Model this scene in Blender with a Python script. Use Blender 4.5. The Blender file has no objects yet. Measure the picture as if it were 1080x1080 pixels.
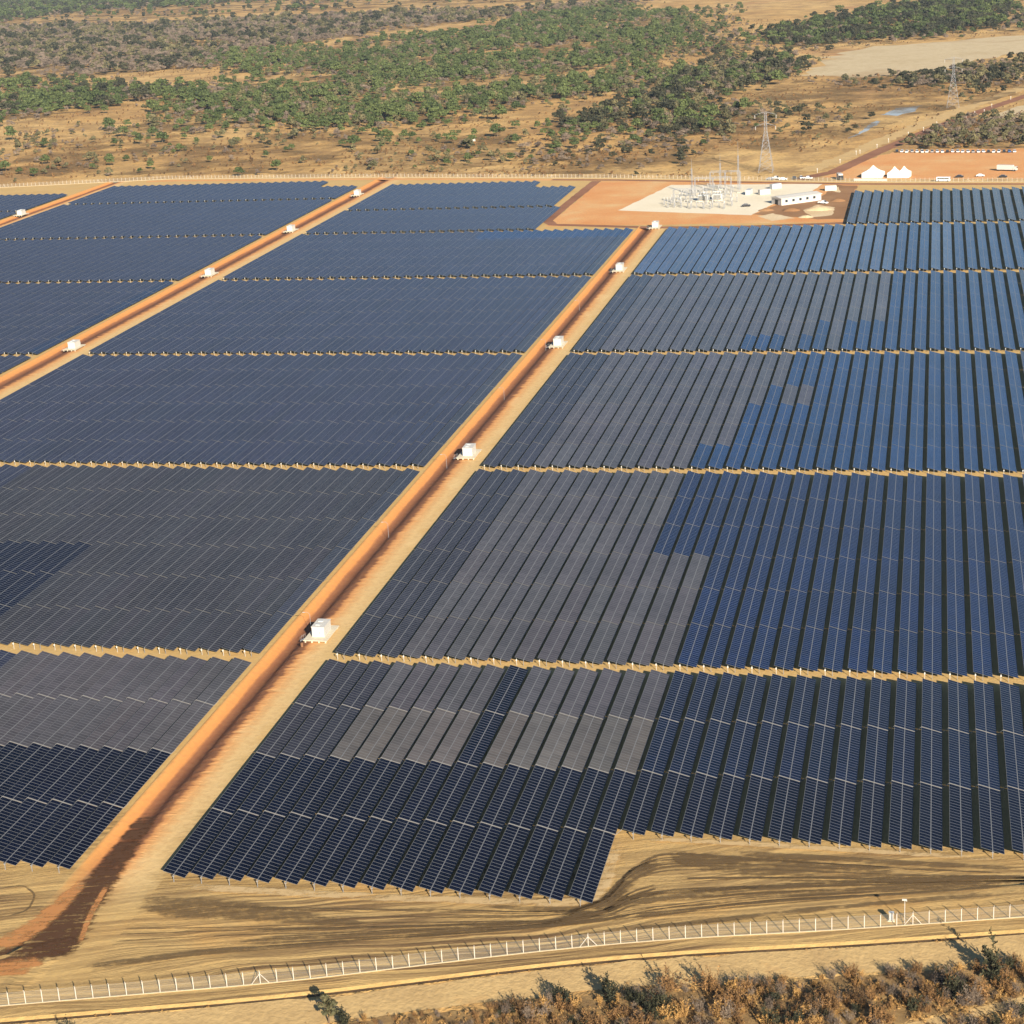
import bpy, bmesh, math, random
import numpy as np
from mathutils import Vector, Matrix
from mathutils.geometry import tessellate_polygon
R = math.radians
random.seed(7); rng = np.random.default_rng(7)
S = bpy.context.scene
COL = S.collection

# ------------------------------------------------------------------ camera
CAM_H = 150.0
FPX, PIT, ROL, YAW = 1968.657, R(17.90977), R(-3.2904), R(-13.26399)
def cam_axes():
    cy, sy, cp, sp, c, s = math.cos(YAW), math.sin(YAW), math.cos(PIT), math.sin(PIT), math.cos(ROL), math.sin(ROL)
    def yawed(d): return Vector((cy*d[0]+sy*d[1], -sy*d[0]+cy*d[1], d[2]))
    r, u, f = yawed((1, 0, 0)), yawed((0, sp, cp)), yawed((0, cp, -sp))
    return r*c+u*s, r*-s+u*c, f
CX, CY, CF = cam_axes()
cam = bpy.data.objects.new('camera', bpy.data.cameras.new('camera'))
COL.objects.link(cam); S.camera = cam
m = Matrix((CX, CY, -CF)).transposed().to_4x4(); m.translation = (0, 0, CAM_H); cam.matrix_world = m
cam.data.sensor_width = 36; cam.data.lens = 36*FPX/1080
cam.data.clip_start = 1; cam.data.clip_end = 30000

# ------------------------------------------------------------------ light
SUN_EL, SUN_AZ = R(23.5), (0.51, -0.86)
sv = Vector((SUN_AZ[0]*math.cos(SUN_EL), SUN_AZ[1]*math.cos(SUN_EL), math.sin(SUN_EL))).normalized()
w = bpy.data.worlds.new('World'); S.world = w; w.use_nodes = True
nt = w.node_tree; bg = nt.nodes['Background']
sky = nt.nodes.new('ShaderNodeTexSky'); sky.sky_type = 'NISHITA'; sky.sun_disc = False
sky.sun_elevation = SUN_EL; sky.sun_rotation = math.atan2(SUN_AZ[0], SUN_AZ[1])
sky.air_density = 1.0; sky.dust_density = 0.2; sky.ozone_density = 4.0
nt.links.new(sky.outputs[0], bg.inputs[0]); bg.inputs[1].default_value = 0.05
sun = bpy.data.objects.new('sun', bpy.data.lights.new('sun', 'SUN')); COL.objects.link(sun)
sun.data.energy = 5.0; sun.data.angle = R(0.5); sun.data.color = (1.0, 0.89, 0.72)
sun.rotation_euler = sv.to_track_quat('Z', 'Y').to_euler()
S.view_settings.view_transform = 'Standard'; S.view_settings.look = 'None'
S.view_settings.exposure = 1.08; S.view_settings.gamma = 1
HAZE_DENSITY = 0.000030

# ------------------------------------------------------------------ helpers
def ground_at(px, py, z=0.0):
    """where the line of sight of a photo pixel meets the ground: used only to measure places on the ground"""
    x, y = (px-540)/FPX, -(py-540)/FPX
    d = CX*x + CY*y + CF
    t = (CAM_H-z)/-d.z
    return (d.x*t, d.y*t)
def project(X, Y, Z=0.0):
    v = Vector((X, Y, Z-CAM_H)); z = v.dot(CF)
    if z < 1: return (-9e9, -9e9, 1)
    return (540+FPX*v.dot(CX)/z, 540-FPX*v.dot(CY)/z, z)
def G(*pts): return [ground_at(*p) for p in pts]
def inside(p, poly):
    x, y = p; c = False; j = len(poly)-1
    for i in range(len(poly)):
        xi, yi = poly[i]; xj, yj = poly[j]
        if (yi > y) != (yj > y) and x < (xj-xi)*(y-yi)/(yj-yi)+xi: c = not c
        j = i
    return c
ONES = ['zeroth','first','second','third','fourth','fifth','sixth','seventh','eighth','ninth','tenth','eleventh','twelfth','thirteenth',
        'fourteenth','fifteenth','sixteenth','seventeenth','eighteenth','nineteenth']
def ordinal(n):
    if n < 20: return ONES[n]
    t, o = divmod(n, 10)
    return {2:'twentieth',3:'thirtieth',4:'fortieth'}[t] if o == 0 else {2:'twenty',3:'thirty',4:'forty'}[t]+'-'+ONES[o]

class MB:
    def __init__(s): s.v=[]; s.f=[]; s.m=[]
    def quad(s, pts, mi=0):
        n=len(s.v); s.v += [tuple(p) for p in pts]; s.f.append(tuple(range(n, n+len(pts)))); s.m.append(mi)
    def box(s, c, d, mi=0, rot=None, taper=1.0):
        n=len(s.v); hx,hy,hz=d[0]/2,d[1]/2,d[2]/2
        for z,t in ((-hz,1.0),(hz,taper)):
            for x,y in ((-hx,-hy),(hx,-hy),(hx,hy),(-hx,hy)):
                p=Vector((x*t,y*t,z))
                if rot is not None: p = rot @ p
                s.v.append((p.x+c[0],p.y+c[1],p.z+c[2]))
        for f in ((3,2,1,0),(4,5,6,7),(0,1,5,4),(1,2,6,5),(2,3,7,6),(3,0,4,7)):
            s.f.append(tuple(n+i for i in f)); s.m.append(mi)
    def bar(s, a, b, wd, mi=0, n=4, r2=None):
        a,b=Vector(a),Vector(b); d=b-a
        if d.length<1e-6: return
        q=d.to_track_quat('Z','Y'); r2 = wd if r2 is None else r2; k=len(s.v)
        for p,r in ((a,wd),(b,r2)):
            for i in range(n):
                t=2*math.pi*(i+.5)/n
                s.v.append(tuple(p+q@Vector((math.cos(t)*r/2,math.sin(t)*r/2,0))))
        for i in range(n):
            j=(i+1)%n; s.f.append((k+i,k+j,k+n+j,k+n+i)); s.m.append(mi)
        s.f.append(tuple(k+i for i in reversed(range(n)))); s.m.append(mi)
        s.f.append(tuple(k+n+i for i in range(n))); s.m.append(mi)
    def lathe(s, c, prof, mi=0, n=12):
        k=len(s.v)
        for r,z in prof:
            for i in range(n):
                t=2*math.pi*i/n; s.v.append((c[0]+r*math.cos(t),c[1]+r*math.sin(t),c[2]+z))
        for a in range(len(prof)-1):
            for i in range(n):
                j=(i+1)%n; s.f.append((k+a*n+i,k+a*n+j,k+(a+1)*n+j,k+(a+1)*n+i)); s.m.append(mi)
        s.f.append(tuple(k+(len(prof)-1)*n+i for i in range(n))); s.m.append(mi)
    def mesh(s, name, mats, smooth=False):
        me=bpy.data.meshes.new(name); me.from_pydata(s.v,[],s.f)
        for q in (mats if isinstance(mats,(list,tuple)) else [mats]): me.materials.append(q)
        me.polygons.foreach_set('material_index', s.m)
        if smooth: me.polygons.foreach_set('use_smooth',[True]*len(s.f))
        me.update(); return me
    def build(s, name, mats, parent=None, smooth=False, loc=None):
        return link(name, s.mesh(name, mats, smooth), parent, loc)
def link(name, me, parent=None, loc=None):
    o=bpy.data.objects.new(name, me); COL.objects.link(o)
    if parent is not None: o.parent=parent
    if loc is not None: o.location=loc
    return o
def tag(o, label=None, cat=None, group=None, kind=None):
    if label: o['label']=label
    if cat: o['category']=cat
    if group: o['group']=group
    if kind: o['kind']=kind
    return o
def thing(name, loc, label, cat, group=None, rz=0):
    o=bpy.data.objects.new(name, None); o.empty_display_size=.5; COL.objects.link(o)
    o.location=loc; o.rotation_euler=(0,0,rz); return tag(o,label,cat,group)
def dup(root, loc, rz, label, scale=None):
    def cp(o, par):
        c=o.copy(); COL.objects.link(c)
        if par is not None: c.parent=par
        for ch in list(o.children): cp(ch,c)
        return c
    r=cp(root,None); r.location=loc; r.rotation_euler=(0,0,rz)
    if scale: r.scale=(scale,)*3
    r['label']=label; return r

# ------------------------------------------------------------------ materials
def mat(name):
    m=bpy.data.materials.new(name); m.use_nodes=True; n=m.node_tree
    b=n.nodes['Principled BSDF']; b.inputs['Roughness'].default_value=.8; b.inputs['Specular IOR Level'].default_value=.2
    return m,n,b
def node(n, t, **kw):
    x=n.nodes.new(t)
    for k,v in kw.items(): setattr(x,k,v)
    return x
def noise(n, vec, scale, detail=4, rough=.55, dist=0):
    t=node(n,'ShaderNodeTexNoise'); t.inputs['Scale'].default_value=scale; t.inputs['Detail'].default_value=detail
    t.inputs['Roughness'].default_value=rough; t.inputs['Distortion'].default_value=dist
    if vec is not None: n.links.new(vec,t.inputs['Vector'])
    return t.outputs['Fac']
def ramp(n, fac, stops, interp='LINEAR'):
    r=node(n,'ShaderNodeValToRGB'); r.color_ramp.interpolation=interp
    e=r.color_ramp.elements
    while len(e)<len(stops): e.new(.5)
    for el,(p,c) in zip(e,stops):
        el.position=p; el.color=(c if not isinstance(c,(int,float)) else (c,c,c))[:3]+(1,) if not isinstance(c,(int,float)) else (c,c,c,1)
    n.links.new(fac,r.inputs[0]); return r.outputs[0]
def mix(n, fac, a, b, mode='MIX'):
    x=node(n,'ShaderNodeMix',data_type='RGBA',blend_type=mode)
    for i,v in ((0,fac),(6,a),(7,b)):
        if isinstance(v,(int,float)): x.inputs[i].default_value=v
        elif isinstance(v,tuple): x.inputs[i].default_value=v[:3]+(1,)
        else: n.links.new(v,x.inputs[i])
    return x.outputs[2]
def mth(n, op, a, b=None, c=None):
    x=node(n,'ShaderNodeMath',operation=op)
    for i,v in enumerate((a,b,c)):
        if v is None: continue
        if isinstance(v,(int,float)): x.inputs[i].default_value=v
        else: n.links.new(v,x.inputs[i])
    return x.outputs[0]
def mapped(n, vec, scale=(1,1,1), rot=(0,0,0), loc=(0,0,0)):
    x=node(n,'ShaderNodeMapping'); x.inputs['Scale'].default_value=scale; x.inputs['Rotation'].default_value=rot; x.inputs['Location'].default_value=loc
    n.links.new(vec,x.inputs['Vector']); return x.outputs[0]
def bump(n, b, h, strength=.4, dist=.1):
    x=node(n,'ShaderNodeBump'); x.inputs['Strength'].default_value=strength; x.inputs['Distance'].default_value=dist
    n.links.new(h,x.inputs['Height']); n.links.new(x.outputs[0],b.inputs['Normal'])
def pos(n): return node(n,'ShaderNodeNewGeometry').outputs['Position']
def plain(name, col, rough=.6, metal=0, var=.12, scale=3, spec=.3):
    m,n,b=mat(name); p=node(n,'ShaderNodeTexCoord').outputs['Object']
    k=noise(n,p,scale,3)
    lo=tuple(c*(1-var) for c in col); hi=tuple(min(1,c*(1+var)) for c in col)
    n.links.new(ramp(n,k,[(.3,lo),(.7,hi)]),b.inputs['Base Color'])
    b.inputs['Roughness'].default_value=rough; b.inputs['Metallic'].default_value=metal; b.inputs['Specular IOR Level'].default_value=spec
    return m
M={}
M['white']=plain('white_paint',(.52,.50,.46),.5,var=.12)
M['concrete']=plain('pale_concrete',(.56,.50,.38),.85,scale=1.5)
M['post']=plain('post_concrete',(.46,.42,.36),.8)
M['kerb']=plain('kerb_concrete',(.40,.33,.22),.9)
M['steel']=plain('galvanised_steel',(.30,.31,.33),.5,.2)
M['alu']=plain('aluminium_frame',(.165,.168,.175),.45,.2,.06)
M['dark']=plain('dark_rubber',(.03,.03,.03),.8)
M['darkglass']=plain('dark_glass',(.03,.04,.05),.1,spec=.6)
M['rail']=plain('dull_zinc_rail',(.22,.21,.20),.6)
M['back']=plain('dark_glass_back',(.012,.013,.017),.3)
M['darkrail']=plain('shaded_rail',(.10,.095,.09),.7)  # rails behind the front block: shadow at the table junctions put into the colour
M['porcelain']=plain('grey_porcelain',(.45,.44,.42),.3)
M['greybox']=plain('grey_enamel',(.42,.44,.45),.5)
M['canvas']=plain('white_canvas',(.72,.71,.68),.8)
M['rust']=plain('brown_drum',(.20,.10,.05),.7)
M['carwhite']=plain('car_white',(.80,.80,.79),.25,spec=.5)
M['carsilver']=plain('car_silver',(.45,.46,.48),.25,.4,spec=.5)
M['carblack']=plain('car_black',(.03,.03,.035),.25,spec=.5)
M['carblue']=plain('car_blue',(.05,.12,.30),.3,spec=.5)
M['carred']=plain('car_red',(.35,.04,.03),.3,spec=.5)
M['plum']=plain('bark',(.16,.11,.07),.9)

# solar cells: each table's own batch colour comes from the object colour
def panel_mat():
    m,n,b=mat('solar_cell_glass')
    oi=node(n,'ShaderNodeObjectInfo'); tc=node(n,'ShaderNodeTexCoord').outputs['Object']
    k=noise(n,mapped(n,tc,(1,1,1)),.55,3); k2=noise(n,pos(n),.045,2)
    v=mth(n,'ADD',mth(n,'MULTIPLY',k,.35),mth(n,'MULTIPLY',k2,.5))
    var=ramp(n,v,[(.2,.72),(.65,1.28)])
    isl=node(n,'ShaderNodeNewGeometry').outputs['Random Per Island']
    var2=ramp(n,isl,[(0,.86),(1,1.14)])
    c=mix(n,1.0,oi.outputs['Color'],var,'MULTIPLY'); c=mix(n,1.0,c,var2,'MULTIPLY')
    n.links.new(c,b.inputs['Base Color'])
    b.inputs['Roughness'].default_value=.2; b.inputs['Specular IOR Level'].default_value=.20
    return m
M['cell']=panel_mat()

# earth
TAN=(.48,.315,.120); PALE=(.56,.41,.23); ORANGE=(.52,.235,.085); RUST=(.20,.085,.04)
FDIR=math.atan2(.294,1)
def site_color(n, p):
    k=noise(n,p,.06,5); k2=noise(n,p,.9,5,.65)
    base=ramp(n,k,[(.3,TAN),(.52,(.54,.365,.145)),(.72,(.54,.325,.112))])
    base=mix(n,ramp(n,k2,[(.35,0.0),(.75,.5)]),base,(.38,.25,.115))
    # grader and tyre streaks along the fence, in the strip between the panels and the fence
    q=mapped(n,p,(1,1,1),(0,0,-FDIR))
    warp=noise(n,mapped(n,p,(.02,.05,1)),1,2)
    sep=node(n,'ShaderNodeSeparateXYZ'); n.links.new(q,sep.inputs[0])
    v=mth(n,'ADD',sep.outputs[1],mth(n,'MULTIPLY',warp,9.0))
    cmb=node(n,'ShaderNodeCombineXYZ'); n.links.new(mth(n,'MULTIPLY',sep.outputs[0],.022),cmb.inputs[0]); n.links.new(mth(n,'MULTIPLY',v,.85),cmb.inputs[1])
    st=noise(n,cmb.outputs[0],1.0,6,.72)
    sp=node(n,'ShaderNodeSeparateXYZ'); n.links.new(p,sp.inputs[0])
    near=ramp(n,mth(n,'DIVIDE',sp.outputs[1],1000),[(.250,1.0),(.2785,.7),(.283,0.0)])
    stk=ramp(n,st,[(.42,0.0),(.56,1.0)])
    big=ramp(n,noise(n,mapped(n,p,(.012,.035,1)),1.6,3),[(.36,.35),(.60,1.0)])
    f=mth(n,'MULTIPLY',mth(n,'MULTIPLY',stk,near),big)
    base=mix(n,f,base,(.15,.09,.042))
    h=mth(n,'ADD',mth(n,'MULTIPLY',mth(n,'MULTIPLY',st,near),1.2),mth(n,'MULTIPLY',k2,.6))
    return base,h,sp.outputs[1]
def site_mat():
    m,n,b=mat('site_earth'); base,h,_=site_color(n,pos(n))
    n.links.new(base,b.inputs['Base Color']); b.inputs['Roughness'].default_value=.95
    bump(n,b,h,.55,.5)
    return m
M['site']=site_mat()
def savanna_mat():
    m,n,b=mat('dry_savanna'); p=pos(n)
    k=noise(n,mapped(n,p,(1,.6,1)),.006,6,.6); k2=noise(n,p,.035,6,.65); k3=noise(n,p,.35,4,.7)
    c=ramp(n,k,[(.32,(.33,.18,.075)),(.45,(.55,.33,.115)),(.58,(.62,.41,.165)),(.70,(.42,.20,.085))])
    c=mix(n,ramp(n,k2,[(.42,0.0),(.62,.75)]),c,(.26,.155,.065))
    c=mix(n,ramp(n,k3,[(.50,0.0),(.68,.6)]),c,(.17,.12,.055))
    n.links.new(c,b.inputs['Base Color']); b.inputs['Roughness'].default_value=1
    bump(n,b,mth(n,'ADD',k3,mth(n,'MULTIPLY',k2,2)),.8,1.2)
    return m
M['savanna']=savanna_mat()
def earth(name, stops, scale, fine=1.2, bmp=.5, dark=(.2,.12,.06), damt=.4):
    m,n,b=mat(name); p=pos(n)
    c=ramp(n,noise(n,p,scale,5,.6),stops)
    k2=noise(n,p,fine,4,.65)
    c=mix(n,ramp(n,k2,[(.45,0.0),(.75,damt)]),c,dark)
    n.links.new(c,b.inputs['Base Color']); b.inputs['Roughness'].default_value=.95; bump(n,b,k2,bmp,.3)
    return m
M['orange']=earth('orange_earth',[(.3,(.60,.255,.085)),(.55,(.64,.33,.13)),(.7,(.64,.42,.20))],.035)
M['redroad']=earth('red_road_earth',[(.3,(.20,.085,.045)),(.7,(.30,.14,.08))],.05)
M['brown']=earth('brown_turned_earth',[(.3,(.22,.11,.05)),(.7,(.34,.19,.09))],.05)
M['gravel']=earth('pale_gravel',[(.3,(.70,.62,.46)),(.7,(.78,.71,.56))],.04,2.5,.5,(.45,.38,.28),.35)
M['sand']=earth('pale_sand',[(.3,(.60,.44,.25)),(.7,(.68,.55,.36))],.06)
M['clearing']=earth('cleared_earth',[(.3,(.40,.29,.16)),(.5,(.52,.42,.26)),(.7,(.46,.36,.21))],.012,.15,.4,(.33,.23,.12),.5)
M['track']=earth('sandy_track',[(.3,(.46,.31,.14)),(.6,(.55,.38,.17)),(.75,(.47,.28,.11))],.12,1.0,.6,(.30,.2,.09),.45)
M['bank']=earth('bright_bank',[(.3,(.38,.25,.095)),(.7,(.50,.34,.13))],.35,1.2,.8,(.40,.25,.10),.6)
M['floor']=earth('leaf_litter',[(.3,(.16,.10,.045)),(.7,(.34,.22,.09))],.4,2.0)
M['trench']=earth('dark_trench',[(.3,(.06,.038,.022)),(.7,(.13,.08,.04))],.3)  # trench bottom and outer wall, much darker than the bank above
M['wetpan']=earth('shallow_water',[(.3,(.30,.32,.33)),(.7,(.42,.42,.40))],.03,.1,.1,(.25,.24,.2))
M['wetpan'].node_tree.nodes['Principled BSDF'].inputs['Roughness'].default_value=.25
def road_mat(wd, scale):
    m,n,b=mat('dirt_road_earth'); tc=node(n,'ShaderNodeTexCoord').outputs['Object']
    sp=node(n,'ShaderNodeSeparateXYZ'); n.links.new(tc,sp.inputs[0])
    rill=noise(n,mapped(n,tc,(.10,.55,1)),1.0,3,.7); slow=noise(n,mapped(n,tc,(.05,.05,1)),1,3)
    rg=ramp(n,mth(n,'DIVIDE',sp.outputs[0],wd),[(.30,.12),(.42,1.0)])
    x=mth(n,'ADD',sp.outputs[0],mth(n,'MULTIPLY',mth(n,'MULTIPLY',mth(n,'SUBTRACT',rill,.5),rg),4.2*scale))
    x=mth(n,'ADD',x,mth(n,'MULTIPLY',mth(n,'SUBTRACT',slow,.5),1.0*scale))
    x=mth(n,'DIVIDE',x,wd)
    s=lambda v:v
    site,sh,yy=site_color(n,pos(n))
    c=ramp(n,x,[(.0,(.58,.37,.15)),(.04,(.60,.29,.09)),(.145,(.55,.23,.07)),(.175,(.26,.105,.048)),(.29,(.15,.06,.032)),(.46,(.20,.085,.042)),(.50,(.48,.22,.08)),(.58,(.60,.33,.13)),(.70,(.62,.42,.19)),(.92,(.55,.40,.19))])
    k=noise(n,tc,.8,5,.65); pale=noise(n,mapped(n,tc,(.09,.045,1)),1,3)
    c=mix(n,ramp(n,k,[(.45,0.0),(.75,.4)]),c,(.32,.16,.065))
    c=mix(n,mth(n,'MULTIPLY',ramp(n,pale,[(.55,0.0),(.70,.6)]),ramp(n,x,[(.5,0.0),(.6,1.0)])),c,(.68,.50,.25))
    wob=noise(n,pos(n),.12,3)
    edge=ramp(n,mth(n,'ADD',x,mth(n,'MULTIPLY',mth(n,'SUBTRACT',wob,.5),.35)),[(.78,0.0),(1,1.0)])
    front=ramp(n,mth(n,'DIVIDE',mth(n,'ADD',yy,mth(n,'MULTIPLY',wob,14.0)),1000),[(.252,1.0),(.266,0.0)])
    c=mix(n,mth(n,'MAXIMUM',edge,front),c,site)
    n.links.new(c,b.inputs['Base Color']); b.inputs['Roughness'].default_value=.95
    bump(n,b,mth(n,'ADD',mth(n,'MULTIPLY',k,.6),mth(n,'MULTIPLY',mth(n,'MULTIPLY',rill,ramp(n,x,[(.25,0.0),(.35,1.0),(.5,1.0),(.58,0.0)])),1.5)),.55,.4)
    return m
# soft-edged tyre marks and dark patches: alpha from a vertex attribute
def mark_mat(name, col, amt=.8):
    m,n,b=mat(name); p=pos(n)
    a=node(n,'ShaderNodeAttribute',attribute_name='edge').outputs['Fac']
    q=mapped(n,p,(1,1,1),(0,0,-FDIR)); k=noise(n,mapped(n,q,(.12,.9,1)),1.0,5,.7)
    k2=noise(n,p,.8,4,.7)
    f=mth(n,'ADD',mth(n,'MULTIPLY',mth(n,'SUBTRACT',k,.5),4.5),mth(n,'MULTIPLY',mth(n,'SUBTRACT',k2,.5),2.2)); f=mth(n,'ADD',f,mth(n,'SUBTRACT',mth(n,'MULTIPLY',a,1.5),.60))
    f=mth(n,'MULTIPLY',mth(n,'MINIMUM',mth(n,'MAXIMUM',f,0),1.0),mth(n,'MINIMUM',mth(n,'MULTIPLY',a,amt*1.6),amt))
    b.inputs['Base Color'].default_value=col+(1,); b.inputs['Roughness'].default_value=.95
    n.links.new(f,b.inputs['Alpha']); return m
M['mark']=mark_mat('dark_turned_soil',(.150,.096,.045),.68)
M['rustmark']=mark_mat('rust_turned_soil',(.085,.040,.019),.95)
M['orangemark']=mark_mat('orange_turned_soil',(.50,.225,.08),.85)
M['palemark']=mark_mat('pale_scraped_soil',(.60,.43,.22),.8)

def leaf_mat(name, a, c, rough=.7):
    m,n,b=mat(name)
    isl=node(n,'ShaderNodeNewGeometry').outputs['Random Per Island']; oi=node(n,'ShaderNodeObjectInfo').outputs['Random']
    f=mth(n,'ADD',mth(n,'MULTIPLY',isl,.55),mth(n,'MULTIPLY',oi,.45))
    n.links.new(ramp(n,f,[(.1,a),(.9,c)]),b.inputs['Base Color']); b.inputs['Roughness'].default_value=rough
    return m
M['leafgreen']=leaf_mat('green_leaves',(.028,.044,.016),(.115,.140,.045))
M['leafolive']=leaf_mat('olive_leaves',(.05,.052,.026),(.17,.145,.07))
M['leafgrey']=leaf_mat('leafless_grey_twigs',(.085,.066,.055),(.25,.19,.14))
M['leafdry']=leaf_mat('dry_brown_leaves',(.04,.028,.02),(.34,.185,.07))
M['leafgold']=leaf_mat('golden_dry_leaves',(.20,.11,.04),(.55,.33,.115))
M['leafdark']=leaf_mat('dark_leaves',(.018,.021,.013),(.060,.058,.030))

# ------------------------------------------------------------------ ground
NEAR=[(-760,25),(-260,180),(-180,203),(-132.9,216.6),(-92.6,228.2),(-57.8,241.0),(-38.4,247.0),(-10.4,253.4),(14.9,260.1),(60,272),(170,301)]
FAR=[(-760,1040),(-574.7,1084.9),(-469.2,1104),(-326.7,1088),(-177.4,1059.4),(-42.6,1022.9),(45.4,1008.7),(170,990)]
def interp(P,x):
    return float(np.interp(x,[p[0] for p in P],[p[1] for p in P]))
def smooth_line(P, step):
    xs=np.arange(P[0][0],P[-1][0]+.01,step); ys=np.array([interp(P,x) for x in xs])
    k=np.ones(5)/5; yp=np.pad(ys,2,mode='edge'); yp[:2]=ys[0]+(np.array([-2,-1]))*(ys[1]-ys[0]); yp[-2:]=ys[-1]+np.array([1,2])*(ys[-1]-ys[-2])
    return list(zip(xs,np.convolve(yp,k,'valid')))
NL=smooth_line(NEAR,4.0)
ZOUT=-0.15
def offset(L,d):
    out=[]
    for i,(x,y) in enumerate(L):
        a=L[max(0,i-1)]; b=L[min(len(L)-1,i+1)]; tx,ty=b[0]-a[0],b[1]-a[1]; l=math.hypot(tx,ty)
        out.append((x+ty/l*d, y-tx/l*d))     # outward (towards -Y)
    return out
# bank and trench outside the near fence
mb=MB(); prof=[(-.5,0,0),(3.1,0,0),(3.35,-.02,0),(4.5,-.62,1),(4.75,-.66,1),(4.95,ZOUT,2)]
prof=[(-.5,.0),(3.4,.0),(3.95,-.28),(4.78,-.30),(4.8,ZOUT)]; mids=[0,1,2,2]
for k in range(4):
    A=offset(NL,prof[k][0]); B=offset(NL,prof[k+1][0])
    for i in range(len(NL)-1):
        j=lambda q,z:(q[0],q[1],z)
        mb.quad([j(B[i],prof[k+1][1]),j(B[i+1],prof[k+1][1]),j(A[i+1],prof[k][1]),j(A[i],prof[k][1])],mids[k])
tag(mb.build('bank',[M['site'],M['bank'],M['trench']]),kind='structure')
# site sheet: from near fence to far fence, between the ditch corridors
CORR=[('central',-139.6,16.4,1.0),('left',-326.6,20.0,1.15),('outer',-507.3,17.6,1.05)]
def y_near(x): return float(np.interp(x,[p[0] for p in NL],[p[1] for p in NL]))
def strip(xs, zf, name, mats, y0=None, y1=None, ny=160, origin=0.0, power=1.6):
    mb=MB(); rows=[]
    for x in xs:
        a=y_near(x)+.5 if y0 is None else y0(x); b=interp(FAR,x)+3 if y1 is None else y1(x)
        rows.append([(x-origin, a+(b-a)*(j/ny)**power, zf(x,a+(b-a)*(j/ny)**power)) for j in range(ny+1)])
    n=len(xs)
    mb.v=[p for r in rows for p in r]
    for i in range(n-1):
        for j in range(ny):
            mb.f.append((i*(ny+1)+j,(i+1)*(ny+1)+j,(i+1)*(ny+1)+j+1,i*(ny+1)+j+1)); mb.m.append(0)
    o=mb.build(name,mats,loc=(origin,0,0),smooth=True); return tag(o,kind='structure')
edges=[-760]+[v for c in reversed(CORR) for v in (c[1],c[1]+c[2])]+[170]
for i in range(0,len(edges),2):
    xs=np.linspace(edges[i],edges[i+1],max(3,int((edges[i+1]-edges[i])/4)+1))
    strip(list(xs),lambda x,y:0.0,'site_ground',M['site'],ny=60)
rn=np.random.default_rng(3); jit=rn.normal(0,1,(400,))
for cname,x0,wd,sc in CORR:
    def zf(x,y,x0=x0,wd=wd):
        u=(x-x0)/wd*16
        fade=1/(1+math.exp(-(y-262)/4)) if x0>-200 else 1
        wob=.35*math.sin(y*.9+math.sin(y*.37)*2)+.25*math.sin(y*2.3)
        z=np.interp(u,[0,.4,.8,3.2,4.6,6.2+wob*.6,7.2+wob,16],[0,.18,.12,-1.0,-1.0,-.15,0,0])
        return float(z)*fade
    u=np.array([0,.3,.6,1,1.5,2,2.6,3.2,3.8,4.2,4.6,5,5.4,5.8,6.2,6.6,7,7.4,7.8,8.2,9,11,13.5,16])
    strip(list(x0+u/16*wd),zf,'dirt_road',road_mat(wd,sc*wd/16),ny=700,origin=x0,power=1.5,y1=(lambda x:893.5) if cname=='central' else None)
strip([CORR[0][1],CORR[0][1]+8,CORR[0][1]+16.4],lambda x,y:0.0,'site_ground',M['site'],ny=20,y0=lambda x:893.4)
# terrain with a hole where the levelled site sits
hole=offset(NL,4.8)+[(170,993)]+[(x,y+3) for x,y in reversed(FAR)]
outer=[(-9000,-1500),(7000,-1500),(7000,14000),(-9000,14000)]
hole3=[Vector((x,y,0)) for x,y in hole]; out3=[Vector((x,y,0)) for x,y in outer]
allv=out3+hole3; tris=tessellate_polygon([out3,hole3])
mb=MB(); mb.v=[(p.x,p.y,ZOUT) for p in allv]
for t in tris:
    a,b_,c=[allv[i] for i in t]
    if (b_-a).cross(c-a).z<0: t=(t[0],t[2],t[1])
    mb.f.append(tuple(t)); mb.m.append(0)
tag(mb.build('ground',M['savanna']),kind='structure')

LAYER=[0]
def sheet(name, poly, m, z=0.0, lift=.008, kind='structure'):
    n=len(poly); v=[Vector((x,y,0)) for x,y in poly]; mb=MB(); mb.v=[(p.x,p.y,z+lift) for p in v]
    for t in tessellate_polygon([v]):
        a,b_,c=[v[i] for i in t]
        if (b_-a).cross(c-a).z<0: t=(t[0],t[2],t[1])
        mb.f.append(tuple(t)); mb.m.append(0)
    return tag(mb.build(name,m),kind=kind)
def rough_poly(poly, step, amp, seed=1):
    r=random.Random(seed); out=[]
    for i,a in enumerate(poly):
        b=poly[(i+1)%len(poly)]; L=math.hypot(b[0]-a[0],b[1]-a[1]); n=max(1,int(L/step))
        for k in range(n):
            t=k/n; out.append((a[0]+(b[0]-a[0])*t+r.uniform(-amp,amp),a[1]+(b[1]-a[1])*t+r.uniform(-amp,amp)))
    return out
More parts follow.
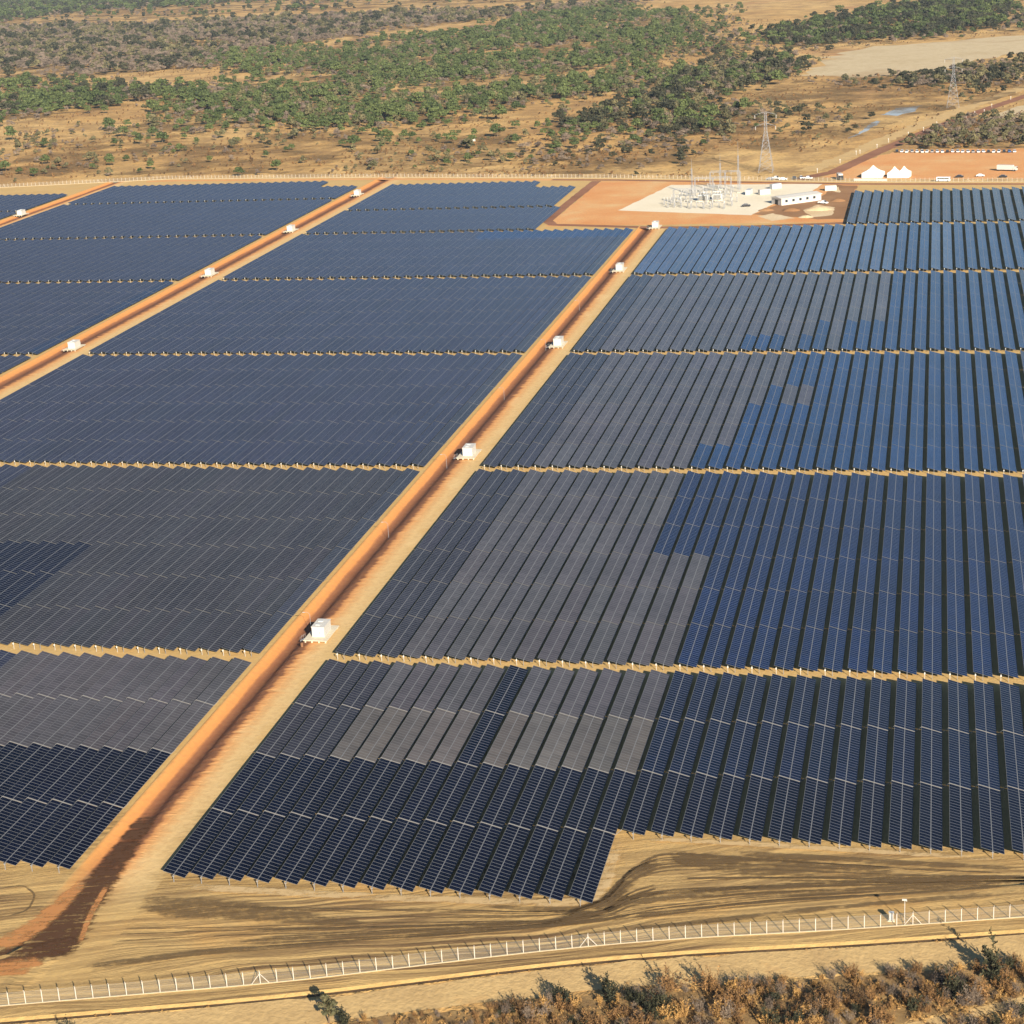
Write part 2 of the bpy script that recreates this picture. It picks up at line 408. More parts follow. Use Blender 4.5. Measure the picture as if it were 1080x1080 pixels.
def marks(name, lines, m, z):
    """each line: list of ground points with widths -> a strip with soft edges ('edge' attribute 0 at its rims)"""
    mb=MB(); att=[]
    for pts,wds in lines:
        P=[Vector((x,y)) for x,y in pts]; n=len(P)
        ts=np.linspace(0,n-1,n*6); px=np.interp(ts,range(n),[p.x for p in P]); py=np.interp(ts,range(n),[p.y for p in P]); pw=np.interp(ts,range(n),wds)
        ker=np.ones(5)/5
        if len(ts)>8:
            px[2:-2]=np.convolve(px,ker,'valid'); py[2:-2]=np.convolve(py,ker,'valid')
        k=len(mb.v); N=len(ts)
        for i in range(N):
            a=max(0,i-1); b=min(N-1,i+1); t=Vector((px[b]-px[a],py[b]-py[a])); t.normalize(); nn=Vector((-t.y,t.x))
            endf=min(1,i/3,(N-1-i)/3)
            for s,e in ((-1,0),(-.45,1),(.45,1),(1,0)):
                mb.v.append((px[i]+nn.x*s*pw[i]/2,py[i]+nn.y*s*pw[i]/2,z)); att.append(e*endf)
        for i in range(N-1):
            for q in range(3):
                a=k+i*4+q; mb.f.append((a+1,a,a+4,a+5)); mb.m.append(0)
        z+=.003
    o=mb.build(name,m); at=o.data.attributes.new('edge','FLOAT','POINT'); at.data.foreach_set('value',att)
    return tag(o,kind='structure')
W=lambda *p:G(*p)
def ln(pts, wd): 
    return (G(*pts), wd if isinstance(wd,list) else [wd]*len(pts))
marks('rust_earth',[ln([(165,850),(128,900),(95,945),(60,990),(35,1012)],[5,6.5,9,13,14]),ln([(-10,1030),(25,1010),(60,1000),(90,990)],[6,8,8,4]),
                    ln([(-10,1012),(20,995),(50,970),(78,940)],[2,3,3,2])],M['rustmark'],.012)
marks('orange_earth',[ln([(92,925),(60,958),(25,986),(-10,1002)],[3,5,6,7]),ln([(115,930),(95,965),(82,1000)],[1.5,1.6,1.2]),ln([(-10,1024),(20,1020),(50,1012)],[6,7,3])],M['orangemark'],.030)
UP=[(100,948),(230,950),(400,956),(600,963),(640,946),(665,916),(700,900),(800,905),(940,914),(1095,922)]
LO=[(92,1020),(210,1012),(400,997),(560,982),(640,974),(665,970),(700,966),(800,955),(940,945),(1095,934)]
rt=random.Random(11); tracks=[]
for i in range(80):
    f=rt.random(); a=rt.uniform(0,7.2); b=a+rt.uniform(1.2,4.5); wv=[rt.uniform(-.05,.05) for _ in UP]
    q=[(UP[k][0]+(LO[k][0]-UP[k][0])*(f+wv[k]),UP[k][1]+(LO[k][1]-UP[k][1])*(f+wv[k])) for k in range(10) if a-.5<=k<=b+.5]
    if len(q)>1: tracks.append(ln(q,rt.choice([.4,.5,.6,.8,1.1])))
marks('tyre_tracks',tracks,M['mark'],.030)
marks('dark_earth',[ln([(140,952),(190,958),(260,963),(340,972),(400,978)],[5,9,8,4,1]), ln([(700,900),(745,910),(820,916),(890,918),(960,920)],[3,9,9,5,2]),
                    ln([(80,1022),(150,1014),(210,1006),(300,1000),(400,994)],[2,2.5,2.5,2,1]),
                    ln([(500,956),(560,960),(620,962),(645,950),(668,925),(700,908)],[1.4,2.4,3.4,4.2,4,3]),
                    ln([(640,962),(700,948),(800,938),(900,932),(1000,928),(1095,926)],[2,2.6,2.6,2.4,2.2,2]),
                    ln([(640,985),(760,972),(900,957),(1095,940)],[1.5,2,2.2,2]),ln([(760,900),(840,905),(960,912),(1090,918)],[2,3,2.6,2]),
                    ln([(0,938),(25,935),(38,945),(30,962),(0,970)],.6)],M['mark'],.240)
marks('pale_earth',[ln([(175,935),(300,943),(450,950),(620,955),(640,930),(650,885)],[3,3,3,3.5,4,3]),ln([(660,885),(800,892),(1090,910)],[2,2.2,2]),
                    ln([(245,640),(200,740),(150,840)],[0.5,.5,.5])][:2],M['palemark'],.290)
# sheets around the substation and beyond the far fence
sheet('platform_earth',rough_poly(G((575,239),(634,191),(905,193),(893,234),(690,237)),8,.8),M['orange'],0,.012)
sheet('gravel_yard',rough_poly(G((652,222),(708,195),(868,194),(850,206),(818,214),(792,227)),6,.4),M['gravel'],0,.020)
sheet('turned_earth',rough_poly(G((795,226),(822,214),(870,206),(880,195),(903,196),(892,231),(860,231)),5,1.2),M['brown'],0,.022)
for i,pp in enumerate([[(846,222),(862,216),(880,219),(878,227),(858,229)],[(800,228),(815,225),(838,230),(815,233)],[(872,200),(884,197),(886,203)]]):
    sheet('sand_patch',rough_poly(G(*pp),3,.6,i),M['sand'],0,.030)
def ribbon(name,pts,wd,m,z,lift,seed=1,amp=.25):
    P=pts; mb=MB(); r=random.Random(seed); rows=[]
    for i in range(len(P)-1):
        n=max(1,int(math.hypot(P[i+1][0]-P[i][0],P[i+1][1]-P[i][1])/5))
        for k in range(n): rows.append((P[i][0]+(P[i+1][0]-P[i][0])*k/n,P[i][1]+(P[i+1][1]-P[i][1])*k/n))
    rows.append(P[-1])
    for i,(x,y) in enumerate(rows):
        a=rows[max(0,i-1)]; b=rows[min(len(rows)-1,i+1)]; tx,ty=b[0]-a[0],b[1]-a[1]; l=math.hypot(tx,ty) or 1
        for s in (-1,1):
            h=s*(wd/2+r.uniform(-amp,amp)); mb.v.append((x-ty/l*h,y+tx/l*h,z+lift))
    for i in range(len(rows)-1): mb.f.append((2*i+1,2*i,2*i+2,2*i+3)); mb.m.append(0)
    return tag(mb.build(name,m),kind='structure')
ribbon('platform_road',G((629,191),(600,214),(577,233),(583,237),(690,240),(790,239),(897,235)),5.5,M['redroad'],0,.036)
ribbon('fence_road',[(x,interp(FAR,x)-7) for x in range(-480,165,10)],6,M['orange'],0,.006)
ribbon('fence_road',[(x,interp(FAR,x)-7) for x in range(-215,165,10)],4.5,M['redroad'],0,.028)
# beyond the far fence: car park, red road, clearing, water
sheet('car_park_earth',rough_poly(G((868,187),(900,172),(950,158),(1085,156),(1130,150),(1200,190),(1085,188),(960,189)),8,1.5),M['orange'],ZOUT,.020)
ribbon('red_road',G((840,189),(880,181),(930,158),(990,133),(1040,115),(1085,100),(1160,70)),9,M['redroad'],ZOUT,.030)
ribbon('road_shoulder',G((850,180),(890,166),(930,148),(990,124),(1085,90)),12,M['track'],ZOUT,.006,amp=2)
sheet('cleared_ground',rough_poly(G((842,80),(880,58),(930,48),(1000,43),(1085,36),(1300,20),(1300,50),(1085,55),(1040,62),(1005,74),(940,80)),18,13),M['clearing'],ZOUT,.012)
sheet('cleared_ground',rough_poly(G((1030,128),(1060,116),(1090,108),(1090,126)),10,2),M['clearing'],ZOUT,.012)
for i,pp in enumerate([[(893,146),(905,140),(918,130),(926,126),(928,130),(915,137),(903,143)],[(930,121),(945,114),(972,111),(965,117),(945,122)]]):
    sheet('water',rough_poly(G(*pp),5,1.2,i),M['wetpan'],ZOUT,.024)
# foreground outside the fence
T=offset(NL,8.5)
ribbon('sandy_track',[p for p in T if -330<p[0]<140],7.0,M['track'],ZOUT,.010,amp=.5)
ribbon('foot_path',G((930,1090),(985,1076),(1040,1064),(1100,1050),(1200,1020)),1.9,M['track'],ZOUT,.014,amp=.3)

# ------------------------------------------------------------------ solar trackers
PT=R(16.0); CH=3.90; HC=1.3; NM=22; SEG=22.0
ct,st=math.cos(PT),math.sin(PT)
def tp(u,v,d=0): return (u*ct+d*st, v, -u*st+d*ct)      # u across (high edge at -u), v along, d off the face
def table_geo():
    mb=MB(); a,b=-CH/2,CH/2; L=SEG/2
    P=[tp(u,v,d) for d in (-.035,0) for u,v in ((a,-L),(b,-L),(b,L),(a,L))]
    mb.v+=P
    for f in ((3,2,1,0),(4,5,6,7),(0,1,5,4),(1,2,6,5),(2,3,7,6),(3,0,4,7)): mb.f.append(f); mb.m.append(2 if f==(3,2,1,0) else 0)
    pit=SEG/NM; gl=.055
    for k in range(NM):
        v0=-L+k*pit+gl; v1=v0+pit-2*gl
        for u0,u1 in ((a+.05,-.075),(.075,b-.05)):
            mb.quad([tp(u0,v0,.004),tp(u1,v0,.004),tp(u1,v1,.004),tp(u0,v1,.004)],1)
    return mb
TAB=table_geo(); TABM=TAB.mesh('panel_table',[M['alu'],M['cell'],M['back']])
def rail_geo():
    mb=MB(); q=Matrix.Rotation(PT,3,'Y')
    mb.box((0,0,0),(CH,.16,.06),rot=q)
    mb.bar(tp(CH/2,0,-.05),(4.88-CH/2*ct,0,CH/2*st-.05),.12)
    return mb
RAIL=rail_geo(); RAILM=RAIL.mesh('cross_rail',[M['rail']]); DRAILM=RAIL.mesh('cross_rail',[M['darkrail']])
def post_geo():
    mb=MB(); mb.bar((0,0,-.1),(0,0,HC-.1),.16); mb.box((0,0,HC-.17),(.34,.2,.14)); return mb
POST=post_geo(); POSTM=POST.mesh('support_post',[M['rail']])
def endpost_geo():
    mb=MB(); mb.bar((-1.45,0,0),(-1.45,0,HC+.25),.11); mb.box((-1.45,-.10,1.25),(.26,.15,.34)); mb.bar((0,0,0),(0,0,HC-.1),.14,1); return mb
ENDM=endpost_geo().mesh('end_post',[M['white'],M['rail']])
FRONTM=POST.mesh('end_post',[M['rail']])
TUBE=MB(); TUBE.bar((0,-.5,HC-.11),(0,.5,HC-.11),.14,n=6); TUBEM=TUBE.mesh('torque_tube',[M['steel']])

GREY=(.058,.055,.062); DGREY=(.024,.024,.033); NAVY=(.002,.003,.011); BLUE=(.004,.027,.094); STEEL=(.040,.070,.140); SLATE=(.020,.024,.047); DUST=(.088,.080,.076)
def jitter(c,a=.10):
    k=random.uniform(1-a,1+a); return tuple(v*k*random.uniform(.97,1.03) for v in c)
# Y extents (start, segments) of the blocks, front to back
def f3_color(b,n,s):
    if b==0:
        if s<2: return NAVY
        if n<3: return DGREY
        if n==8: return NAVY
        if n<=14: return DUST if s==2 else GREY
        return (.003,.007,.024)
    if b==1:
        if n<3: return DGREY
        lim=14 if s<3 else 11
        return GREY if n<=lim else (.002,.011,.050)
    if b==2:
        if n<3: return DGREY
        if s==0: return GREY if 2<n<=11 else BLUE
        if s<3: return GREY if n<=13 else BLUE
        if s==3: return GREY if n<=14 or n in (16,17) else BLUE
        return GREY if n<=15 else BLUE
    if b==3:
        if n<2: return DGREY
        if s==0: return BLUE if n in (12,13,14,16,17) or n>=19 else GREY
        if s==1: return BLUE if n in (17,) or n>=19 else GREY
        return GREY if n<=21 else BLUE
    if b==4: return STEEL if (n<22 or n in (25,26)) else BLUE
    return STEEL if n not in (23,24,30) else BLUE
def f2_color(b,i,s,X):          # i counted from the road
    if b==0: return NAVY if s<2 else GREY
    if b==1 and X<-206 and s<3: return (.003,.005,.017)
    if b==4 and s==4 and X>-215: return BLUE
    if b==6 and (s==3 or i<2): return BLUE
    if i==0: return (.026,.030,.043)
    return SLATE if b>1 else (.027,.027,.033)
rows=[]   # dict(field,block,idx,X,Y0,nseg,seglen,colfn)
def add_rows(field,block,xs,Y0,nseg,sl,colf):
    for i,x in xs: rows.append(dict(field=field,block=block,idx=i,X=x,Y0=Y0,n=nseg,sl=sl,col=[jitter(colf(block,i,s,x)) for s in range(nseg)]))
f3x=[(n,-122.9+4.88*n+CH/2*ct) for n in range(0,44)]
c3=lambda b,n,s,x:f3_color(b,n,s)
add_rows('right',0,f3x[:15],255.0,4,22.9,c3)
add_rows('right',0,f3x[15:37],278.0,3,22.85,lambda b,n,s,x:f3_color(b,n,s+1))
add_rows('right',1,f3x[:38],350.4,6,22.35,c3); add_rows('right',2,f3x[:39],489.1,6,22.5,c3); add_rows('right',3,f3x[:40],628.7,6,22.6,c3)
add_rows('right',4,f3x[:42],769.5,5,22.3,c3)
add_rows('right',5,[q for q in f3x if q[1]>-39],885.5,4,24.3,c3)
f2x=[(i,-140-CH/2*ct-4.93*i) for i in range(34)]
add_rows('middle',0,f2x[:24],255.6,4,22.5,f2_color); add_rows('middle',1,f2x,350.4,6,22.35,f2_color); add_rows('middle',2,f2x,489.1,6,22.5,f2_color)
add_rows('middle',3,f2x,628.7,6,22.6,f2_color); add_rows('middle',4,f2x,769.5,5,22.2,f2_color); add_rows('middle',5,[q for q in f2x if q[1]<-190],885.5,3,22.4,f2_color)
add_rows('middle',6,[q for q in f2x if q[1]<-220],957,4,22.4,f2_color); add_rows('middle',6,[q for q in f2x if -220<q[1]<-194],957,3,22.4,f2_color)
f1x=[(i,-327.3-CH/2*ct-4.95*i) for i in range(33)]
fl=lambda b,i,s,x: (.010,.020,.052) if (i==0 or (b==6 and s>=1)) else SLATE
add_rows('left',2,f1x[:26],489.1,6,22.5,fl); add_rows('left',3,f1x,628.7,6,22.6,fl); add_rows('left',4,f1x,769.5,5,22.2,fl); add_rows('left',5,f1x,885.5,5,22.3,fl)
add_rows('left',6,[q for q in f1x if q[1]<-350],1001.5,3,22.2,fl); add_rows('left',6,[q for q in f1x if q[1]>=-350],1001.5,2,22.2,fl)
f0x=[(i,-508-CH/2*ct-4.95*i) for i in range(24)]
add_rows('outer',4,f0x,770,5,22.2,fl); add_rows('outer',5,f0x,886,4,22.4,fl); add_rows('outer',6,f0x,980,3,20.6,fl)
for r in rows:
    a=0; vis=0
    for k in range(r['n']*4):
        x,y,z=project(r['X'],r['Y0']+(k+.5)*r['sl']/4,HC)
        if -4<x<1084 and -4<y<1084: vis+=1; a+=1/(z*z)*1/z
    r['area']=a; r['vis']=vis
ranked=sorted([r for r in rows if r['vis']>0],key=lambda r:-r['area'])
single=ranked[:300]; ids={id(r) for r in single}
rest=[r for r in rows if id(r) not in ids]
BLK=['frontmost block','second block back','third block back','fourth block back','fifth block back','sixth block back','seventh block back']
SIDE={'right':'right of the central dirt road','middle':'left of the central dirt road','left':'left of the second dirt road','outer':'left of the outermost road'}
def hue(r):
    c=np.mean([q for q in r['col']],axis=0)
    return 'navy' if c[2]>1.9*c[0] and c[2]<.05 else 'blue' if c[2]>1.5*c[0] else 'grey'
for r in sorted(single,key=lambda r:(r['field'],r['block'],r['idx'])):
    t=thing('solar_tracker_row',(r['X'],r['Y0'],0),f"{hue(r)} solar panel row, {ordinal(r['idx']+1)} {SIDE[r['field']]}, {BLK[r['block']]}",'solar panel','solar tracker rows on the farm')
    sl=r['sl']; sc=(sl-.34)/SEG
    for s in range(r['n']):
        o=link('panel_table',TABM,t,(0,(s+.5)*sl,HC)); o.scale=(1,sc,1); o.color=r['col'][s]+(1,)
        o.rotation_euler=(0,random.gauss(0,R(.45)),0)
        if s: link('cross_rail',RAILM if r['block']==0 else DRAILM,t,(0,s*sl,HC+(.02 if r['block']==0 else -.06))); link('support_post',POSTM,t,(0,s*sl,0))
    o=link('torque_tube',TUBEM,t,(0,r['n']*sl/2,0)); o.scale=(1,r['n']*sl-.2,1)
    link('end_post',ENDM if r['block'] else FRONTM,t,(0,-.05,0)); e=link('end_post',ENDM,t,(0,r['n']*sl+.05,0)); e.scale=(1,-1,1)
def far_rows(name, rs, color, label):
    V=[];F=[];Mi=[];base=0
    tv=np.array(TAB.v); tf=TAB.f; tm=TAB.m
    ev=np.array([p for p in endpost_geo().v]); ef=endpost_geo().f
    for r in rs:
        sl=r['sl']; sc=(sl-.34)/SEG
        for s in range(r['n']):
            v=tv*np.array([1,sc,1])+np.array([r['X'],r['Y0']+(s+.5)*sl,HC]); V.append(v); F+= [tuple(i+base for i in f) for f in tf]; Mi+=tm; base+=len(v)
        for yy,sg in ((-.05,1),(r['n']*sl+.05,-1)):
            v=ev*np.array([1,sg,1])+np.array([r['X'],r['Y0']+yy,0]); V.append(v); F+=[tuple(i+base for i in f) for f in ef]; Mi+=[3+q for q in endpost_geo().m]; base+=len(v)
    me=bpy.data.meshes.new(name); me.from_pydata(np.concatenate(V).tolist(),[],F)
    for q in (M['alu'],M['cell'],M['back'],M['white'],M['rail']): me.materials.append(q)
    me.polygons.foreach_set('material_index',Mi); me.update()
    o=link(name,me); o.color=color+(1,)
    return tag(o,label,'solar panels',kind='stuff')
far_rows('distant_solar_rows',rest,SLATE,'distant slate blue solar panel rows filling the back and left of the farm')

# ------------------------------------------------------------------ inverter stations
def make_station():
    t=thing('inverter_station',(0,0,0),'x','inverter station','white inverter stations along the dirt roads')
    p=MB(); p.box((2.7,4.6,.55),(5.4,9.2,.16)); p.build('platform',M['concrete'],t)
    for x in (.4,1.9,3.5,5.0):
        for y in (.4,8.8):
            l=MB(); l.box((x,y,.23),(.3,.3,.47)); l.build('stilt',M['concrete'],t)
    c=MB(); c.box((2.9,4.4,1.80),(2.8,4.8,2.30)); c.build('cabin',M['white'],t)
    r=MB(); r.box((2.9,4.4,3.01),(3.0,5.0,.12)); r.build('roof',M['white'],t)
    v=MB(); v.box((2.6,3.2,3.17),(1.1,.7,.2)); v.box((2.6,5.4,3.17),(1.1,.7,.2)); v.build('roof_vent',M['greybox'],t)
    d=MB(); d.box((3.6,1.98,1.68),(.85,.04,1.95)); dd=d.build('door',M['white'],t)
    h=MB(); h.box((3.3,1.95,1.68),(.06,.05,.25)); h.build('handle',M['dark'],dd)
    g=MB(); g.box((2.2,1.985,2.1),(.8,.03,.5)); g.build('grille',M['greybox'],t)
    tr=MB(); tr.box((2.5,8.0,1.25),(2.0,1.3,1.2)); 
    for i in range(6): tr.box((1.6+i*.36,8.75,1.2),(.08,.2,.9))
    tr.build('transformer',M['greybox'],t)
    s=MB()
    for i in range(3): s.box((-.25-i*.28,1.2,.45-i*.15),(.28,1.0,.06))
    s.build('stair',M['steel'],t)
    q=MB()
    for y in (.7,1.7):
        q.bar((0,y,1.5),(-.9,y,1.0),.05); q.bar((0,y,.6),(0,y,1.5),.05); q.bar((-.9,y,.1),(-.9,y,1.0),.05)
    q.build('handrail',M['steel'],t)
    return t
st_pos=[(-133.0,358.8,'first white inverter station up the central dirt road, nearest the camera'),(-133.0,498.3,'second white inverter station up the central dirt road'),
 (-133.4,637.0,'third white inverter station up the central dirt road'),(-133.6,777,'fourth white inverter station up the central dirt road'),
 (-133.4,884,'fifth white inverter station, at the central road end by the substation'),
 (-320.5,636,'first white inverter station up the second dirt road, nearest the camera'),(-320.8,779,'second white inverter station up the second dirt road'),
 (-321.2,894,'third white inverter station up the second dirt road'),(-321.5,1012,'fourth white inverter station up the second dirt road, by the far fence'),
 (-506,966,'white inverter station on the outermost dirt road at the left edge')]
s0=make_station()
for i,(x,y,l) in enumerate(st_pos):
    if i==0: s0.location=(x,y,.02); s0['label']=l
    else: dup(s0,(x,y,.02),0,l)
x,y=ground_at(318.5,682); b=MB(); b.lathe((0,0,0),[(.29,0),(.29,.88),(.27,.9)]); o=b.build('drum',M['rust'],loc=(x,y,0)); tag(o,'brown drum standing beside the nearest inverter station steps','drum')
def make_lamp():
    t=thing('road_lamp',(0,0,0),'x','lamp post','lamp posts along the dirt roads')
    p=MB(); p.bar((0,0,0),(0,0,3.6),.09,n=6,r2=.06); p.build('pole',M['steel'],t)
    a=MB(); pts=[(0,0,3.6),(-.25,0,4.0),(-.7,0,4.2),(-1.2,0,4.15)]
    for q,r_ in zip(pts,pts[1:]): a.bar(q,r_,.07,n=6)
    a.build('arm',M['steel'],t)
    h=MB(); h.box((-1.4,0,4.12),(.5,.2,.08)); h.build('lamp_head',M['greybox'],t)
    return t
l0=make_lamp()
for i,(px,py,l) in enumerate([(330,663,'white lamp post beside the nearest central road inverter station'),(473,493,'white lamp post beside the second central road inverter station'),
    (533,421,'white lamp post on the central road between second and third stations'),(420,566,'white lamp post on the central road between first and second stations'),
    (577,369,'white lamp post beside the third central road inverter station'),(609,327,'white lamp post on the central road between third and fourth stations')]):
    x,y=ground_at(px,py); x=min(x,-133.2); x=-134.0
    if i==0: l0.location=(x,y,-.3); l0['label']=l
    else: dup(l0,(x,y,-.3),0,l)

# ------------------------------------------------------------------ fences
def wire_mat():
    m,n,b=mat('chain_link_wire'); b.inputs['Base Color'].default_value=(.55,.52,.44,1); b.inputs['Roughness'].default_value=.6
    b.inputs['Alpha'].default_value=.09; return m
M['wire']=wire_mat()
def along(P, d0, step):
    """points every step metres along a polyline"""
    out=[]; acc=d0
    for a,b in zip(P,P[1:]):
        L=math.hypot(b[0]-a[0],b[1]-a[1])
        while acc<L:
            out.append((a[0]+(b[0]-a[0])*acc/L,a[1]+(b[1]-a[1])*acc/L,math.atan2(b[1]-a[1],b[0]-a[0]))); acc+=step
        acc-=L
    return out
def fence(P, name_label, step, kerb_h, single_n, brace_every, brace_off, h=2.15):
    t=thing('perimeter_fence',(0,0,0),name_label,'fence')
    pm=MB(); pm.box((0,0,h/2-.05),(.12,.12,h+.1)); pm.bar((0,0,h),(0,-.32,h+.32),.12); pme=pm.mesh('post',[M['post']])
    br=MB(); br.bar((0,0,1.75),(1.35,0,.05),.12); br.bar((0,0,1.75),(-1.35,0,.05),.12); brm=br.mesh('brace',[M['post']])
    A=along(P,0,step)
    A.sort(key=lambda q:q[0]**2+q[1]**2) if single_n<len(A) else None
    for k,(x,y,a) in enumerate(A[:single_n]):
        o=link('post',pme,t,(x,y,0)); o.rotation_euler=(0,0,a)
    if len(A)>single_n:
        mb=MB()
        for x,y,a in A[single_n:]: mb.box((x,y,h/2-.05),(.15,.15,h+.1)); mb.bar((x,y,h),(x,y-.32,h+.32),.12)
        o=mb.build('distant_posts',M['post'],t); o['kind']='stuff'
    for k,(x,y,a) in enumerate(along(P,brace_off,step*brace_every)[:60]):
        o=link('brace',brm,t,(x,y,0)); o.rotation_euler=(0,0,a)
    mb=MB(); kb=MB()
    for a,b in zip(P,P[1:]):
        mb.quad([(a[0],a[1],kerb_h),(b[0],b[1],kerb_h),(b[0],b[1],h),(a[0],a[1],h)])
        ang=math.atan2(b[1]-a[1],b[0]-a[0]); L=math.hypot(b[0]-a[0],b[1]-a[1])
        kb.box(((a[0]+b[0])/2,(a[1]+b[1])/2,kerb_h/2-.05),(L,.2,kerb_h+.1),rot=Matrix.Rotation(ang,3,'Z'))
    mb.build('wire_mesh',M['wire'],t); kb.build('kerb',M['kerb'],t)
    wr=MB()
    for z in (h-.05,h*.55):
        for a,b in zip(P,P[1:]): wr.bar((a[0],a[1],z),(b[0],b[1],z),.012)
    wr.build('tension_wire',M['steel'],t)
    return t
NP=[p for p in NL if -172<=p[0]<=62]
xb,yb=ground_at(623,1003)
d=0; 
for a,b in zip(NP,NP[1:]):
    if b[0]>=xb: d+=math.hypot(xb-a[0],yb-a[1]); break
    d+=math.hypot(b[0]-a[0],b[1]-a[1])
STEP=2.47
k0=round(d/STEP); 
fence(NP,'white post and mesh perimeter fence running across the foreground',STEP,.13,100,20,(k0%20)*STEP)
fence([(x,interp(FAR,x)) for x in np.arange(-640,151,5.0)],'white post perimeter fence along the far side of the solar farm',2.5,.2,100,24,10)
# camera pole and its cabinet
x,y=ground_at(954,974.5)
t=thing('camera_pole',(x,y+.35,0),'slim white camera pole standing inside the foreground fence','pole')
p=MB(); p.bar((0,0,0),(0,0,3.9),.13,n=6,r2=.09); p.build('pole',M['white'],t)
p=MB(); p.box((-.05,0,3.95),(.7,.22,.22)); p.box((.28,-.12,3.86),(.12,.2,.12)); p.build('camera_head',M['white'],t)
x,y=ground_at(940,972)
t=thing('electrical_cabinet',(x,y+.3,0),'pale grey electrical cabinet beside the camera pole at the fence','cabinet')
p=MB(); p.box((0,0,.75),(.7,.5,1.3)); p.build('body',M['kerb'],t); p=MB(); p.box((0,0,.06),(1.1,.8,.12)); p.build('plinth',M['concrete'],t)
p=MB(); p.box((0,0,1.44),(.8,.6,.08)); p.build('lid',M['greybox'],t); p=MB(); p.box((0,-.26,.75),(.56,.03,1.1)); p.build('door',M['greybox'],t)

# ------------------------------------------------------------------ substation
def lattice(mb, w0, w1, h, n, leg=.14, br=.08, z0=0, cx=0, cy=0):
    c=lambda k,s:[(cx+sx*s/2,cy+sy*s/2,k) for sx,sy in ((-1,-1),(1,-1),(1,1),(-1,1))]
    zs=[z0+h*(1-(1-i/n)**1.25) if w0/w1>3 else z0+h*i/n for i in range(n+1)]
    ws=[w0+(w1-w0)*(z-z0)/h for z in zs]
    for i in range(n):
        a,b=c(zs[i],ws[i]),c(zs[i+1],ws[i+1])
        for k in range(4):
            j=(k+1)%4; mb.bar(a[k],b[k],leg); mb.bar(a[k],b[j],br); mb.bar(a[j],b[k],br); mb.bar(b[k],b[j],br)
def mast(px,py,h,label):
    x,y=ground_at(px,py); t=thing('lightning_mast',(x,y,0),label,'mast','lattice lightning masts in the substation')
    m_=MB(); lattice(m_,.9,.5,h*.72,10,.13,.08); m_.build('lattice_column',M['steel'],t)
    s=MB(); s.bar((0,0,h*.7),(0,0,h),.16,n=6,r2=.06); s.build('spike',M['steel'],t)
    f=MB(); f.box((0,0,.15),(1.4,1.4,.4)); f.build('footing',M['concrete'],t)
mast(730,205,19,'shortest lattice lightning mast, at the left of the substation')
mast(760,200,19.5,'middle lattice lightning mast standing between the other two substation masts')
mast(779,203,27,'tallest lattice lightning mast, at the right of the substation')
def gantry(px,py,wd,h,label):
    x,y=ground_at(px,py); t=thing('gantry',(x,y,0),label,'gantry','steel gantries in the substation yard')
    for sx in (-1,0,1):
        l=MB(); lattice(l,.8,.6,h,6,.13,.07,cx=sx*wd/2); l.build('column',M['steel'],t)
    b=MB()
    for yy in (-.35,.35):
        for zz in (h-.1,h+.6): b.bar((-wd/2,yy,zz),(wd/2,yy,zz),.13)
    n=int(wd/1.2)
    for i in range(n):
        a=-wd/2+wd*i/n; c=a+wd/n
        for yy in (-.35,.35): b.bar((a,yy,h-.1),(c,yy,h+.6),.07)
    b.build('beam',M['steel'],t)
    for i in range(5):
        s=MB(); xx=-wd/2+wd*(i+.5)/5; s.lathe((xx,0,h-1.5),[(.05,0),(.15,.15),(.06,.25),(.15,.45),(.06,.6),(.15,.8),(.05,1.3)],n=6); s.build('insulator',M['porcelain'],t)
gantry(728,214,17,7,'steel gantry at the front left of the substation gravel yard')
gantry(752,206,19,9,'tall steel gantry in the middle of the substation gravel yard')
gantry(765,200,16,9.5,'steel gantry at the back right of the substation gravel yard')
def xformer(px,py,label):
    x,y=ground_at(px,py); t=thing('power_transformer',(x,y,0),label,'transformer','power transformers in the substation')
    b=MB(); b.box((0,0,1.9),(5,2.6,2.8)); b.build('tank',M['greybox'],t)
    f=MB(); f.box((0,0,.25),(6.5,4.5,.5)); f.build('plinth',M['concrete'],t)
    r=MB()
    for i in range(9): r.box((-2+i*.5,-1.75,1.9),(.12,.8,2.3))
    r.build('radiator',M['white'],t)
    c=MB(); c.bar((-2.3,.6,4.2),(1.8,.6,4.2),1.0,n=10); c.bar((-1.5,.6,3.2),(-1.5,.6,4),.2); c.bar((1.2,.6,3.2),(1.2,.6,4),.2); c.build('conservator',M['white'],t)
    for i in range(3):
        q=MB(); q.lathe((-1.4+i*1.4,-.5,3.3),[(.14,0),(.22,.2),(.12,.35),(.22,.6),(.12,.8),(.2,1.0),(.06,1.6)],n=8); q.build('bushing',M['porcelain'],t)
xformer(742,212,'grey power transformer among the front substation equipment'); xformer(757,211,'grey power transformer right of centre in the substation yard')
def make_sw():
    t=thing('disconnector',(0,0,0),'x','switchgear','disconnectors standing in the substation yard')
    f=MB()
    for x in (-1.6,1.6): lattice(f,.5,.4,2.4,3,.1,.05,cx=x)
    f.bar((-2,0,2.45),(2,0,2.45),.22); f.build('frame',M['steel'],t)
    for x in (-1.7,0,1.7):
        q=MB(); q.lathe((x,0,2.55),[(.12,0),(.2,.15),(.1,.3),(.2,.5),(.1,.65),(.2,.85),(.08,1.3)],n=7); q.build('insulator',M['porcelain'],t)
    b=MB(); b.bar((-2,0,3.9),(2,0,3.9),.09); b.build('blade',M['steel'],t)
    return t
